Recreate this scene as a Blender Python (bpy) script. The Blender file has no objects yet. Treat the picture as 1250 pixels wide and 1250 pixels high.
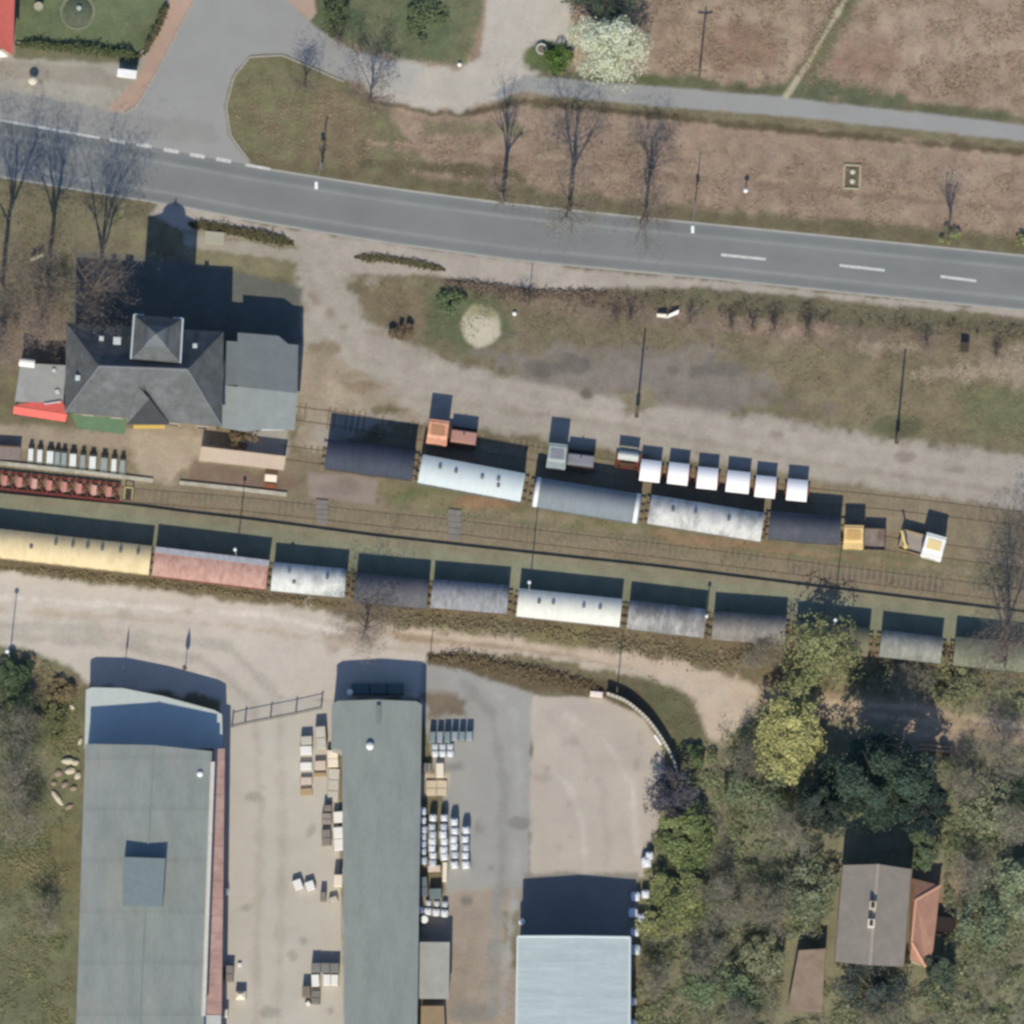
import bpy, bmesh, math, random
import numpy as np
from mathutils import Vector, Matrix

sc = bpy.context.scene
COL = sc.collection
rnd = random.Random(11)

# ------------------------------------------------------------------ camera geometry
SC = 0.09                      # metres per picture unit (1250 across)
TILT = math.radians(6.0)
DIST = 1500.0
FWD = np.array([0, math.sin(TILT), -math.cos(TILT)])
UPV = np.array([0, math.cos(TILT), math.sin(TILT)])
CAM = -FWD * DIST
SUN_EL, SUN_AZ = math.radians(46.0), math.radians(185.7)
K = 1.06                       # sunlit white level of the lighting below


def P(px, py, h=0.0):
    """World (x, y) of the point seen at map position px,py when it is h metres above the ground."""
    d = FWD * DIST + np.array([1, 0, 0]) * (px - 625) * SC + UPV * (625 - py) * SC
    t = (h - CAM[2]) / d[2]
    p = CAM + d * t
    return float(p[0]), float(p[1])


def V(px, py, h=0.0):
    x, y = P(px, py, h)
    return Vector((x, y, h))


def proj(x, y):
    dx, dy, dz = x - CAM[0], y - CAM[1], 0 - CAM[2]
    w = dx * FWD[0] + dy * FWD[1] + dz * FWD[2]
    u = dx * DIST / w / SC
    v = (dx * UPV[0] + dy * UPV[1] + dz * UPV[2]) * DIST / w / SC
    return u + 625, 625 - v


def lin(c):
    return [(v / 255 / 12.92 if v / 255 <= .04045 else ((v / 255 + .055) / 1.055) ** 2.4) for v in c]


def alb(c):
    return [min(.88, v / K) for v in lin(c)]

# ------------------------------------------------------------------ materials
MATS = {}


def node(nt, kind, **kw):
    n = nt.nodes.new(kind)
    for k, v in kw.items():
        if k in n.inputs.keys():
            n.inputs[k].default_value = v
        else:
            setattr(n, k, v)
    return n


def mk(name, rgb, var=.12, scale=1.2, rough=.85, stretch=(1, 1, 1), dirt=None, dirt_amt=.5, dirt_scale=.6,
       metal=0.0, bump=.0, waves=None):
    """Weathered surface colour: two noises over the photo-derived base colour, optional dirt blotches and seams."""
    if name in MATS:
        return MATS[name]
    m = bpy.data.materials.new(name)
    m.use_nodes = True
    nt = m.node_tree
    b = nt.nodes['Principled BSDF']
    b.inputs['Roughness'].default_value = rough
    b.inputs['Metallic'].default_value = metal
    b.inputs['Specular IOR Level'].default_value = .25
    tc = node(nt, 'ShaderNodeTexCoord')
    mp = node(nt, 'ShaderNodeMapping')
    mp.inputs['Scale'].default_value = stretch
    nt.links.new(tc.outputs['Object'], mp.inputs['Vector'])
    n1 = node(nt, 'ShaderNodeTexNoise', Scale=scale, Detail=6.0, Roughness=.65)
    nt.links.new(mp.outputs[0], n1.inputs['Vector'])
    n2 = node(nt, 'ShaderNodeTexNoise', Scale=scale * 7, Detail=3.0)
    nt.links.new(mp.outputs[0], n2.inputs['Vector'])
    add = node(nt, 'ShaderNodeMath', operation='ADD')
    mul = node(nt, 'ShaderNodeMath', operation='MULTIPLY')
    mul.inputs[1].default_value = .5
    nt.links.new(n1.outputs[0], add.inputs[0])
    nt.links.new(n2.outputs[0], mul.inputs[0])
    nt.links.new(mul.outputs[0], add.inputs[1])
    mr = node(nt, 'ShaderNodeMapRange')
    mr.inputs['From Min'].default_value = .45
    mr.inputs['From Max'].default_value = 1.05
    mr.inputs['To Min'].default_value = 1 - var * 1.6
    mr.inputs['To Max'].default_value = 1 + var * 1.6
    nt.links.new(add.outputs[0], mr.inputs['Value'])
    base = alb(rgb)
    mx = node(nt, 'ShaderNodeMix', data_type='RGBA', blend_type='MULTIPLY')
    mx.inputs['Factor'].default_value = 1
    mx.inputs[6].default_value = base + [1]
    nt.links.new(mr.outputs[0], mx.inputs[7])
    out = mx.outputs[2]
    if dirt:
        n3 = node(nt, 'ShaderNodeTexNoise', Scale=dirt_scale, Detail=5.0, Roughness=.7)
        nt.links.new(mp.outputs[0], n3.inputs['Vector'])
        r3 = node(nt, 'ShaderNodeMapRange')
        r3.inputs['From Min'].default_value = .45
        r3.inputs['From Max'].default_value = .68
        r3.inputs['To Max'].default_value = dirt_amt
        nt.links.new(n3.outputs[0], r3.inputs['Value'])
        m2 = node(nt, 'ShaderNodeMix', data_type='RGBA')
        m2.inputs[7].default_value = alb(dirt) + [1]
        nt.links.new(r3.outputs[0], m2.inputs['Factor'])
        nt.links.new(out, m2.inputs[6])
        out = m2.outputs[2]
    if waves:                                   # (axis, period metres, amount): sheet joints, boards
        axis, per, amt = waves
        wv = node(nt, 'ShaderNodeTexWave', wave_type='BANDS', bands_direction=axis, wave_profile='SAW')
        wv.inputs['Scale'].default_value = .314 / per
        wv.inputs['Distortion'].default_value = .0
        nt.links.new(tc.outputs['Object'], wv.inputs['Vector'])
        r4 = node(nt, 'ShaderNodeMapRange')
        r4.inputs['From Min'].default_value = .0
        r4.inputs['From Max'].default_value = .16
        r4.inputs['To Min'].default_value = 1 - amt
        r4.inputs['To Max'].default_value = 1
        nt.links.new(wv.outputs['Fac'], r4.inputs['Value'])
        m3 = node(nt, 'ShaderNodeMix', data_type='RGBA', blend_type='MULTIPLY')
        m3.inputs['Factor'].default_value = 1
        nt.links.new(out, m3.inputs[6])
        nt.links.new(r4.outputs[0], m3.inputs[7])
        out = m3.outputs[2]
    nt.links.new(out, b.inputs['Base Color'])
    if bump:
        bp = node(nt, 'ShaderNodeBump', Strength=bump, Distance=.05)
        nt.links.new(n2.outputs[0], bp.inputs['Height'])
        nt.links.new(bp.outputs[0], b.inputs['Normal'])
    MATS[name] = m
    return m


def attr_mat(name, fine=3.0, coarse=.45, amp=.5, bump=.5, rough=.95):
    """Surface whose colour comes from the 'tint' attribute; its alpha sets how rough and speckled it is."""
    if name in MATS:
        return MATS[name]
    m = bpy.data.materials.new(name)
    m.use_nodes = True
    nt = m.node_tree
    b = nt.nodes['Principled BSDF']
    b.inputs['Roughness'].default_value = rough
    b.inputs['Specular IOR Level'].default_value = .15
    at = node(nt, 'ShaderNodeAttribute', attribute_name='tint')
    tc = node(nt, 'ShaderNodeTexCoord')
    n1 = node(nt, 'ShaderNodeTexNoise', Scale=fine, Detail=5.0, Roughness=.7)
    n2 = node(nt, 'ShaderNodeTexNoise', Scale=coarse, Detail=5.0, Roughness=.6)
    nt.links.new(tc.outputs['Object'], n1.inputs['Vector'])
    nt.links.new(tc.outputs['Object'], n2.inputs['Vector'])
    s1 = node(nt, 'ShaderNodeMath', operation='SUBTRACT')
    s1.inputs[1].default_value = .5
    nt.links.new(n1.outputs[0], s1.inputs[0])
    s2 = node(nt, 'ShaderNodeMath', operation='SUBTRACT')
    s2.inputs[1].default_value = .5
    nt.links.new(n2.outputs[0], s2.inputs[0])
    ad = node(nt, 'ShaderNodeMath', operation='MULTIPLY_ADD')
    ad.inputs[1].default_value = 1.1
    nt.links.new(s2.outputs[0], ad.inputs[0])
    nt.links.new(s1.outputs[0], ad.inputs[2])
    ma = node(nt, 'ShaderNodeMath', operation='MULTIPLY')
    nt.links.new(ad.outputs[0], ma.inputs[0])
    nt.links.new(at.outputs['Alpha'], ma.inputs[1])
    mb = node(nt, 'ShaderNodeMath', operation='MULTIPLY_ADD')
    mb.inputs[1].default_value = amp * 3.2
    mb.inputs[2].default_value = 1.0
    nt.links.new(ma.outputs[0], mb.inputs[0])
    mx = node(nt, 'ShaderNodeMix', data_type='RGBA', blend_type='MULTIPLY')
    mx.inputs['Factor'].default_value = 1
    nt.links.new(at.outputs['Color'], mx.inputs[6])
    nt.links.new(mb.outputs[0], mx.inputs[7])
    # slow drift of hue between dry straw and green
    n3 = node(nt, 'ShaderNodeTexNoise', Scale=.9, Detail=4.0)
    nt.links.new(tc.outputs['Object'], n3.inputs['Vector'])
    hs = node(nt, 'ShaderNodeHueSaturation')
    r3 = node(nt, 'ShaderNodeMapRange')
    r3.inputs['From Min'].default_value = .3
    r3.inputs['From Max'].default_value = .7
    r3.inputs['To Min'].default_value = .485
    r3.inputs['To Max'].default_value = .52
    nt.links.new(n3.outputs[0], r3.inputs['Value'])
    nt.links.new(r3.outputs[0], hs.inputs['Hue'])
    nt.links.new(mx.outputs[2], hs.inputs['Color'])
    nt.links.new(hs.outputs[0], b.inputs['Base Color'])
    bp = node(nt, 'ShaderNodeBump', Strength=bump, Distance=.06)
    nt.links.new(n1.outputs[0], bp.inputs['Height'])
    nt.links.new(bp.outputs[0], b.inputs['Normal'])
    MATS[name] = m
    return m


def leaf_mat(name):
    if name in MATS:
        return MATS[name]
    m = bpy.data.materials.new(name)
    m.use_nodes = True
    nt = m.node_tree
    b = nt.nodes['Principled BSDF']
    b.inputs['Roughness'].default_value = .8
    b.inputs['Specular IOR Level'].default_value = .1
    at = node(nt, 'ShaderNodeAttribute', attribute_name='tint')
    oi = node(nt, 'ShaderNodeObjectInfo')
    r = node(nt, 'ShaderNodeMapRange')
    r.inputs['To Min'].default_value = .85
    r.inputs['To Max'].default_value = 1.15
    nt.links.new(oi.outputs['Random'], r.inputs['Value'])
    mx = node(nt, 'ShaderNodeMix', data_type='RGBA', blend_type='MULTIPLY')
    mx.inputs['Factor'].default_value = 1
    nt.links.new(at.outputs['Color'], mx.inputs[6])
    nt.links.new(r.outputs[0], mx.inputs[7])
    nt.links.new(mx.outputs[2], b.inputs['Base Color'])
    tr = node(nt, 'ShaderNodeBsdfTranslucent')
    nt.links.new(mx.outputs[2], tr.inputs['Color'])
    ms = node(nt, 'ShaderNodeMixShader')
    ms.inputs[0].default_value = .25
    nt.links.new(b.outputs[0], ms.inputs[1])
    nt.links.new(tr.outputs[0], ms.inputs[2])
    nt.links.new(ms.outputs[0], nt.nodes['Material Output'].inputs['Surface'])
    MATS[name] = m
    return m

# ------------------------------------------------------------------ mesh builder


class MB:
    def __init__(s):
        s.v, s.f = [], []

    def add(s, vs, fs):
        o = len(s.v)
        s.v += [tuple(v) for v in vs]
        s.f += [tuple(i + o for i in f) for f in fs]
        return s

    def box(s, c, d, rz=0.0, bev=0.0):
        """centre of the base, dimensions, yaw, small chamfer on the top edge"""
        cx, cy, cz = c
        a, b, h = d[0] / 2, d[1] / 2, d[2]
        co, si = math.cos(rz), math.sin(rz)
        R = lambda x, y, z: (cx + x * co - y * si, cy + x * si + y * co, cz + z)
        q = [(-a, -b), (a, -b), (a, b), (-a, b)]
        if bev:
            k = bev
            q2 = [(-a + k, -b + k), (a - k, -b + k), (a - k, b - k), (-a + k, b - k)]
            vs = [R(x, y, 0) for x, y in q] + [R(x, y, h - k) for x, y in q] + [R(x, y, h) for x, y in q2]
            fs = [(3, 2, 1, 0), (8, 9, 10, 11)]
            for l in (0, 4):
                for i in range(4):
                    j = (i + 1) % 4
                    fs.append((l + i, l + j, l + 4 + j, l + 4 + i))
        else:
            vs = [R(x, y, 0) for x, y in q] + [R(x, y, h) for x, y in q]
            fs = [(3, 2, 1, 0), (4, 5, 6, 7)] + [(i, (i + 1) % 4, 4 + (i + 1) % 4, 4 + i) for i in range(4)]
        return s.add(vs, fs)

    def prism(s, poly, z0, z1):
        n = len(poly)
        ar = sum(poly[i][0] * poly[(i + 1) % n][1] - poly[(i + 1) % n][0] * poly[i][1] for i in range(n))
        if ar < 0:
            poly = poly[::-1]
        vs = [(x, y, z0) for x, y in poly] + [(x, y, z1) for x, y in poly]
        fs = [tuple(range(n - 1, -1, -1)), tuple(range(n, 2 * n))]
        fs += [(i, (i + 1) % n, n + (i + 1) % n, n + i) for i in range(n)]
        return s.add(vs, fs)

    def tube(s, p, q, r0, r1=None, n=6, cap=True):
        p, q = Vector(p), Vector(q)
        r1 = r0 if r1 is None else r1
        d = q - p
        if d.length < 1e-6:
            return s
        d.normalize()
        a = d.orthogonal().normalized()
        b = d.cross(a)
        vs = []
        for c, r in ((p, r0), (q, r1)):
            for i in range(n):
                t = 2 * math.pi * i / n
                vs.append(c + a * r * math.cos(t) + b * r * math.sin(t))
        fs = [(i, (i + 1) % n, n + (i + 1) % n, n + i) for i in range(n)]
        if cap:
            fs += [tuple(range(n - 1, -1, -1)), tuple(range(n, 2 * n))]
        return s.add(vs, fs)

    def disc(s, c, r, h, axis='z', n=14):
        c = Vector(c)
        d = {'x': Vector((1, 0, 0)), 'y': Vector((0, 1, 0)), 'z': Vector((0, 0, 1))}[axis] * h / 2
        return s.tube(c - d, c + d, r, r, n)

    def lathe(s, c, prof, n=14):
        cx, cy, cz = c
        vs, fs = [], []
        for r, z in prof:
            for i in range(n):
                t = 2 * math.pi * i / n
                vs.append((cx + r * math.cos(t), cy + r * math.sin(t), cz + z))
        for k in range(len(prof) - 1):
            for i in range(n):
                fs.append((k * n + i, k * n + (i + 1) % n, (k + 1) * n + (i + 1) % n, (k + 1) * n + i))
        fs += [tuple(range(n - 1, -1, -1)), tuple(range((len(prof) - 1) * n, len(prof) * n))]
        return s.add(vs, fs)

    def extrude_x(s, prof, x0, x1, nx=1):
        """profile of (y, z) points swept along local x, closed"""
        n = len(prof)
        vs, fs = [], []
        for k in range(nx + 1):
            x = x0 + (x1 - x0) * k / nx
            vs += [(x, y, z) for y, z in prof]
        for k in range(nx):
            for i in range(n):
                j = (i + 1) % n
                fs.append((k * n + i, (k + 1) * n + i, (k + 1) * n + j, k * n + j))
        fs += [tuple(range(n)), tuple(range(nx * n + n - 1, nx * n - 1, -1))]
        return s.add(vs, fs)

    def slab(s, pts, th):
        """thin panel from 3-4 world points, thickness downwards"""
        n = len(pts)
        vs = [tuple(p) for p in pts] + [(p[0], p[1], p[2] - th) for p in pts]
        fs = [tuple(range(n)), tuple(range(2 * n - 1, n - 1, -1))]
        fs += [(i, n + i, n + (i + 1) % n, (i + 1) % n) for i in range(n)]
        return s.add(vs, fs)

    def build(s, name, mat, parent=None, smooth=False, off=None, tint=None):
        me = bpy.data.meshes.new(name)
        vs = s.v
        if off is not None:
            ox, oy, oz = off
            vs = [(x - ox, y - oy, z - oz) for x, y, z in vs]
        me.from_pydata(vs, [], s.f)
        me.materials.append(mat)
        bm = bmesh.new()
        bm.from_mesh(me)
        bmesh.ops.recalc_face_normals(bm, faces=bm.faces)
        bm.to_mesh(me)
        bm.free()
        if smooth:
            me.polygons.foreach_set('use_smooth', [True] * len(me.polygons))
            if smooth == 'auto':
                me.set_sharp_from_angle(angle=math.radians(38))
        if tint is not None:
            set_tint(me, tint)
        o = bpy.data.objects.new(name, me)
        COL.objects.link(o)
        if parent is not None:
            o.parent = parent
        return o


def set_tint(me, arr):
    a = me.color_attributes.new('tint', 'FLOAT_COLOR', 'POINT')
    a.data.foreach_set('color', np.asarray(arr, dtype=np.float32).ravel())


def tag(o, label=None, cat=None, group=None, kind=None):
    if label: o['label'] = label
    if cat: o['category'] = cat
    if group: o['group'] = group
    if kind: o['kind'] = kind
    return o


def thing(name, label, cat, loc=(0, 0, 0), rz=0.0, group=None):
    o = bpy.data.objects.new(name, None)
    o.empty_display_size = .3
    COL.objects.link(o)
    o.location = loc
    o.rotation_euler = (0, 0, rz)
    return tag(o, label, cat, group)


def copy_tree(o, parent=None, loc=None, rz=None, scale=None, label=None):
    c = o.copy()
    COL.objects.link(c)
    if parent is not None:
        c.parent = parent
    if loc is not None: c.location = loc
    if rz is not None: c.rotation_euler = (0, 0, rz)
    if scale is not None: c.scale = scale
    if label: c['label'] = label
    for ch in list(o.children):
        copy_tree(ch, c)
    return c

# ------------------------------------------------------------------ ground colours


def vnoise(x, y, seed=0):
    xi, yi = np.floor(x).astype(np.int64), np.floor(y).astype(np.int64)
    fx, fy = x - xi, y - yi
    fx, fy = fx * fx * (3 - 2 * fx), fy * fy * (3 - 2 * fy)

    def h(a, b):
        n = (a * 374761393 + b * 668265263 + seed * 144665) & 0x7fffffff
        n = ((n ^ (n >> 13)) * 1274126177) & 0x7fffffff
        return ((n ^ (n >> 16)) & 0xffff) / 65535.0
    return (h(xi, yi) * (1 - fx) + h(xi + 1, yi) * fx) * (1 - fy) + (h(xi, yi + 1) * (1 - fx) + h(xi + 1, yi + 1) * fx) * fy


def fbm(x, y, sc_, seed=0, o=4):
    t, a = 0, .5
    for k in range(o):
        t = t + a * vnoise(x / sc_ * 2 ** k, y / sc_ * 2 ** k, seed + k * 7)
        a *= .5
    return t / (1 - .5 ** o)


def sdf(px, py, poly):
    d = np.full(px.shape, 1e9)
    ins = np.zeros(px.shape, bool)
    n = len(poly)
    for i in range(n):
        ax, ay = poly[i]
        bx, by = poly[(i + 1) % n]
        ex, ey = bx - ax, by - ay
        wx, wy = px - ax, py - ay
        t = np.clip((wx * ex + wy * ey) / (ex * ex + ey * ey + 1e-9), 0, 1)
        d = np.minimum(d, (wx - ex * t) ** 2 + (wy - ey * t) ** 2)
        c = ((ay > py) != (by > py))
        with np.errstate(divide='ignore', invalid='ignore'):
            xx = ex * (py - ay) / (ey if abs(ey) > 1e-9 else 1e-9) + ax
        ins ^= c & (px < xx)
    d = np.sqrt(d)
    return np.where(ins, -d, d)


def strip(line, w0, w1=None):
    """polygon around a polyline, half widths w0 (left) and w1"""
    w1 = w0 if w1 is None else w1
    L, R = [], []
    for i, (x, y) in enumerate(line):
        a = line[max(0, i - 1)]
        b = line[min(len(line) - 1, i + 1)]
        dx, dy = b[0] - a[0], b[1] - a[1]
        l = math.hypot(dx, dy)
        nx, ny = dy / l, -dx / l
        L.append((x + nx * w0, y + ny * w0))
        R.append((x - nx * w1, y - ny * w1))
    return L + R[::-1]


def ell(cx, cy, rx, ry, n=14):
    return [(cx + rx * math.cos(2 * math.pi * i / n), cy + ry * math.sin(2 * math.pi * i / n)) for i in range(n)]


ROAD_N = [(-300, 90), (0, 146), (120, 168), (282, 198), (400, 217), (500, 232), (625, 248), (780, 264), (930, 279), (1090, 295), (1250, 311), (1500, 336)]
ROAD_S = [(-300, 175), (0, 217), (120, 237), (220, 253), (310, 271), (470, 297), (630, 319), (780, 333), (870, 341), (1060, 361), (1250, 380), (1500, 404)]

# polygon, colour as seen, feather, edge wobble, roughness of the surface
PAINT = [
    ([(430, -400), (2600, -400), (2600, 420), (1250, 300), (940, 275), (640, 243), (440, 215), (420, 130)], (152, 133, 116), 10, 14, 1.0),
    ([(800, -60), (1010, -60), (960, 100), (820, 90)], (156, 138, 119), 14, 18, 1.0),
    ([(1060, -60), (1300, -60), (1300, 60), (1080, 70)], (161, 142, 125), 20, 25, 1.0),
    (ell(900, 60, 50, 26), (140, 116, 100), 16, 16, 1.0),
    (ell(1060, 70, 40, 20), (142, 118, 103), 14, 16, 1.0),
    ([(470, 160), (640, 165), (900, 190), (1000, 215), (1000, 240), (640, 215), (470, 185)], (148, 129, 113), 10, 12, 1.0),
    ([(300, 70), (345, 68), (420, 100), (470, 130), (520, 200), (460, 224), (310, 204), (280, 165), (274, 130), (282, 95)], (116, 113, 86), 4, 5, 1.0),
    ([(380, 100), (440, 120), (450, 200), (370, 200)], (124, 112, 90), 16, 16, 1.0),
    ([(520, 150), (640, 150), (640, 165), (520, 165)], (125, 117, 94), 6, 6, 1.0),
    ([(385, -50), (592, -50), (586, 40), (570, 80), (480, 72), (410, 50), (378, 15)], (112, 113, 86), 5, 6, 1.0),
    (ell(410, 20, 36, 30), (94, 104, 80), 14, 14, 1.0),
    (ell(520, 30, 40, 40), (98, 107, 82), 16, 14, 1.0),
    ([(300, 190), (640, 228), (940, 262), (1250, 287), (1500, 310), (1500, 336), (1250, 311), (930, 280), (625, 250), (300, 205)], (107, 100, 79), 7, 8, 1.0),
    ([(440, 192), (560, 200), (640, 210), (640, 222), (540, 212), (440, 205)], (100, 93, 74), 5, 6, 1.0),
    ([(640, 90), (780, 88), (950, 105), (1250, 138), (1500, 165), (1500, 180), (1250, 155), (780, 106), (640, 95)], (101, 101, 78), 6, 8, 1.0),
    ([(600, 112), (780, 124), (940, 138), (1250, 170), (1500, 195), (1500, 212), (1250, 188), (940, 156), (640, 130), (600, 122)], (122, 114, 91), 4, 5, 1.0),
    ([(450, 118), (540, 133), (590, 130), (640, 118), (760, 132), (900, 148), (1250, 183), (1250, 190), (900, 157), (640, 128), (590, 139), (540, 141), (450, 128)], (98, 88, 70), 3, 4, 1.0),
    ([(1010, 20), (1030, -20), (1056, -20), (1012, 70), (980, 118), (955, 112)], (106, 106, 80), 6, 6, 1.0),
    ([(962, 100), (1000, 95), (1100, 118), (1100, 130), (962, 116)], (97, 102, 80), 6, 6, 1.0),
    # north-west corner
    ([(-200, -200), (300, -200), (240, 0), (170, 140), (-200, 160)], (166, 161, 149), 3, 2, .35),
    ([(18, -60), (207, -60), (206, 0), (172, 68), (18, 52)], (103, 113, 84), 2.5, 2, .9),
    ([(18, 50), (172, 66), (168, 80), (18, 70)], (118, 115, 92), 3, 3, .8),
    ([(-100, 66), (120, 84), (160, 100), (150, 108), (-100, 84)], (154, 147, 135), 3, 3, .4),
    (ell(95, 14, 21, 22, 24), (122, 127, 105), 2, 1, .6),
    (ell(95, 14, 17, 18, 24), (96, 100, 84), 2, 1, .9),
    # south of the road
    ([(420, 335), (640, 340), (860, 345), (1250, 385), (1600, 415), (1600, 620), (1250, 540), (1100, 530), (900, 470), (760, 445), (700, 460), (560, 445), (470, 410)], (121, 112, 91), 8, 10, 1.0),
    ([(555, 340), (640, 350), (720, 352), (800, 362), (1250, 420), (1250, 465), (1000, 425), (800, 400), (600, 372)], (126, 112, 98), 8, 14, 1.0),
    ([(760, 350), (870, 350), (1250, 390), (1250, 415), (1000, 392), (780, 368)], (108, 103, 84), 6, 8, 1.0),
    ([(530, 338), (600, 342), (740, 354), (740, 364), (620, 362), (540, 352)], (108, 95, 84), 4, 6, .9),
    ([(200, 240), (310, 272), (480, 298), (640, 320), (860, 342), (1250, 381), (1250, 387), (860, 350), (760, 352), (640, 356), (560, 340), (440, 333), (370, 322), (250, 290), (180, 262)], (169, 160, 149), 3, 4, .5),
    ([(520, 345), (600, 352), (620, 380), (620, 420), (560, 432), (520, 410)], (99, 105, 79), 12, 10, 1.0),
    ([(425, 338), (515, 348), (520, 405), (480, 412), (440, 380)], (121, 110, 88), 5, 6, .9),
    (ell(490, 402, 16, 16), (108, 97, 82), 8, 8, .9),
    ([(-400, 225), (80, 245), (180, 262), (170, 330), (90, 330), (85, 470), (-400, 470)], (122, 116, 93), 6, 8, 1.0),
    ([(-400, 380), (0, 380), (60, 350), (85, 400), (85, 450), (-400, 470)], (126, 113, 97), 10, 12, .9),
    ([(225, 282), (365, 300), (366, 345), (225, 320)], (128, 122, 97), 4, 4, .9),
    ([(225, 284), (365, 306), (366, 320), (225, 300)], (160, 153, 140), 3, 3, .5),
    # lane and yards north of the rails
    ([(364, 285), (425, 320), (428, 345), (445, 385), (480, 415), (560, 445), (700, 470), (900, 505), (1250, 556), (2000, 650), (2000, 720), (1250, 630), (1000, 588), (800, 562), (600, 524), (480, 512), (390, 560), (364, 540)], (165, 157, 146), 7, 9, .55),
    ([(366, 430), (440, 440), (480, 470), (500, 505), (400, 510), (366, 545)], (157, 144, 127), 10, 14, .7),
    (ell(432, 458, 18, 7), (140, 124, 106), 6, 8, .8),
    ([(590, 425), (700, 428), (860, 430), (960, 470), (900, 498), (720, 488), (640, 468)], (131, 123, 115), 16, 18, .7),
    (ell(680, 447, 42, 9), (112, 106, 99), 7, 7, .7),
    (ell(876, 450, 36, 8), (114, 108, 101), 7, 7, .7),
    (ell(715, 481, 8, 7), (108, 100, 92), 3, 3, .6),
    (ell(822, 453, 8, 5), (112, 105, 98), 3, 3, .6),
    (ell(968, 494, 7, 8), (118, 108, 94), 3, 4, .7),
    (ell(1014, 497, 14, 10), (118, 107, 94), 5, 5, .7),
    (ell(780, 490, 24, 16), (134, 125, 106), 6, 7, .9),
    ([(930, 430), (1250, 425), (1600, 430), (1600, 600), (1250, 543), (1080, 524), (980, 505)], (126, 116, 93), 12, 16, 1.0),
    ([(1170, 470), (1300, 470), (1300, 540), (1180, 530)], (112, 112, 84), 16, 18, 1.0),
    (ell(1092, 522, 30, 13), (100, 100, 76), 6, 6, 1.0),
    ([(1170, 432), (1300, 425), (1300, 470), (1200, 462)], (150, 136, 120), 10, 14, 1.0),
    (ell(587, 398, 24, 25), (182, 174, 150), 2.5, 2, .5),
    (ell(590, 383, 18, 12), (150, 145, 116), 6, 6, .8),
    # railway corridor
    ([(-600, 495), (100, 522), (270, 530), (380, 555), (520, 526), (640, 549), (760, 556), (900, 574), (1100, 602), (1250, 624), (2000, 720), (2000, 790), (1250, 770), (900, 725), (-600, 570)], (134, 123, 103), 6, 8, .8),
    ([(-200, 505), (90, 525), (250, 520), (250, 560), (100, 545), (-200, 545)], (158, 145, 128), 5, 5, .6),
    ([(160, 530), (250, 535), (215, 590), (165, 585)], (170, 156, 138), 5, 6, .6),
    ([(505, 590), (640, 612), (640, 625), (470, 618), (460, 590)], (122, 116, 90), 6, 7, .9),
    ([(560, 600), (600, 606), (600, 622), (560, 616)], (138, 114, 92), 6, 6, .8),
    ([(800, 645), (1100, 690), (1100, 705), (800, 665)], (138, 117, 93), 6, 8, .8),
    ([(960, 680), (1160, 705), (1160, 722), (960, 698)], (112, 102, 95), 6, 8, .6),
    ([(375, 575), (462, 583), (458, 617), (378, 606)], (142, 128, 117), 3, 2, .4),
    ([(240, 565), (370, 585), (355, 602), (225, 590)], (126, 108, 94), 5, 5, .6),
    ([(300, 525), (352, 522), (352, 556), (296, 550)], (156, 154, 149), 3, 3, .3),
    ([(246, 544), (348, 556), (346, 573), (244, 562)], (190, 172, 153), 2, 1.5, .3),
    # south of the long train
    ([(-600, 590), (0, 655), (200, 690), (640, 745), (960, 785), (2000, 880), (2000, 930), (960, 838), (860, 825), (760, 790), (640, 766), (430, 748), (200, 719), (0, 695), (-600, 652)], (118, 106, 84), 4, 6, .9),
    ([(-600, 632), (0, 697), (200, 722), (400, 748), (520, 790), (518, 850), (400, 857), (280, 852), (110, 838), (88, 815), (0, 790), (-600, 780)], (195, 186, 175), 4, 5, .3),
    ([(60, 765), (180, 775), (180, 790), (60, 782)], (184, 174, 160), 6, 8, .3),
    ([(425, 764), (640, 777), (760, 795), (860, 815), (930, 842), (922, 868), (885, 910), (864, 900), (842, 855), (740, 815), (640, 800), (520, 795)], (194, 177, 158), 5, 7, .4),
    ([(480, 772), (640, 790), (770, 815), (770, 820), (640, 797), (480, 780)], (160, 142, 121), 3, 3, .6),
    ([(390, 765), (470, 760), (460, 790), (400, 795)], (168, 156, 142), 8, 9, .5),
    ([(640, 765), (720, 770), (720, 790), (640, 785)], (130, 122, 88), 6, 6, .9),
    ([(525, 797), (640, 812), (735, 832), (800, 850), (840, 900), (800, 880), (735, 852), (640, 842), (525, 810)], (104, 92, 74), 4, 6, .9),
    ([(770, 820), (840, 845), (858, 890), (850, 930), (830, 920), (790, 850)], (104, 104, 78), 6, 6, .9),
    # yards
    ([(270, 846), (410, 855), (425, 1400), (250, 1400)], (186, 181, 171), 2, 1, .22),
    ([(515, 808), (560, 818), (650, 846), (647, 1080), (640, 1150), (540, 1140), (545, 1000), (512, 860)], (157, 156, 151), 2.5, 3, .25),
    ([(650, 848), (735, 852), (785, 876), (812, 918), (808, 1000), (790, 1072), (646, 1080)], (182, 172, 160), 2, 2.5, .3),
    ([(512, 1090), (640, 1082), (636, 1400), (505, 1400)], (158, 146, 134), 4, 8, .6),
    (ell(570, 1100, 8, 6), (130, 122, 112), 3, 3, .5),
    (ell(575, 1235, 30, 14), (140, 134, 126), 6, 8, .5),
    ([(612, 1112), (634, 1112), (632, 1180), (618, 1180)], (118, 112, 86), 4, 5, .9),
    ([(518, 848), (560, 846), (572, 872), (520, 876)], (124, 112, 98), 5, 8, .9),
    ([(515, 945), (548, 945), (548, 972), (515, 972)], (190, 176, 155), 2, 2, .4),
    # western scrub, eastern wood
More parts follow.
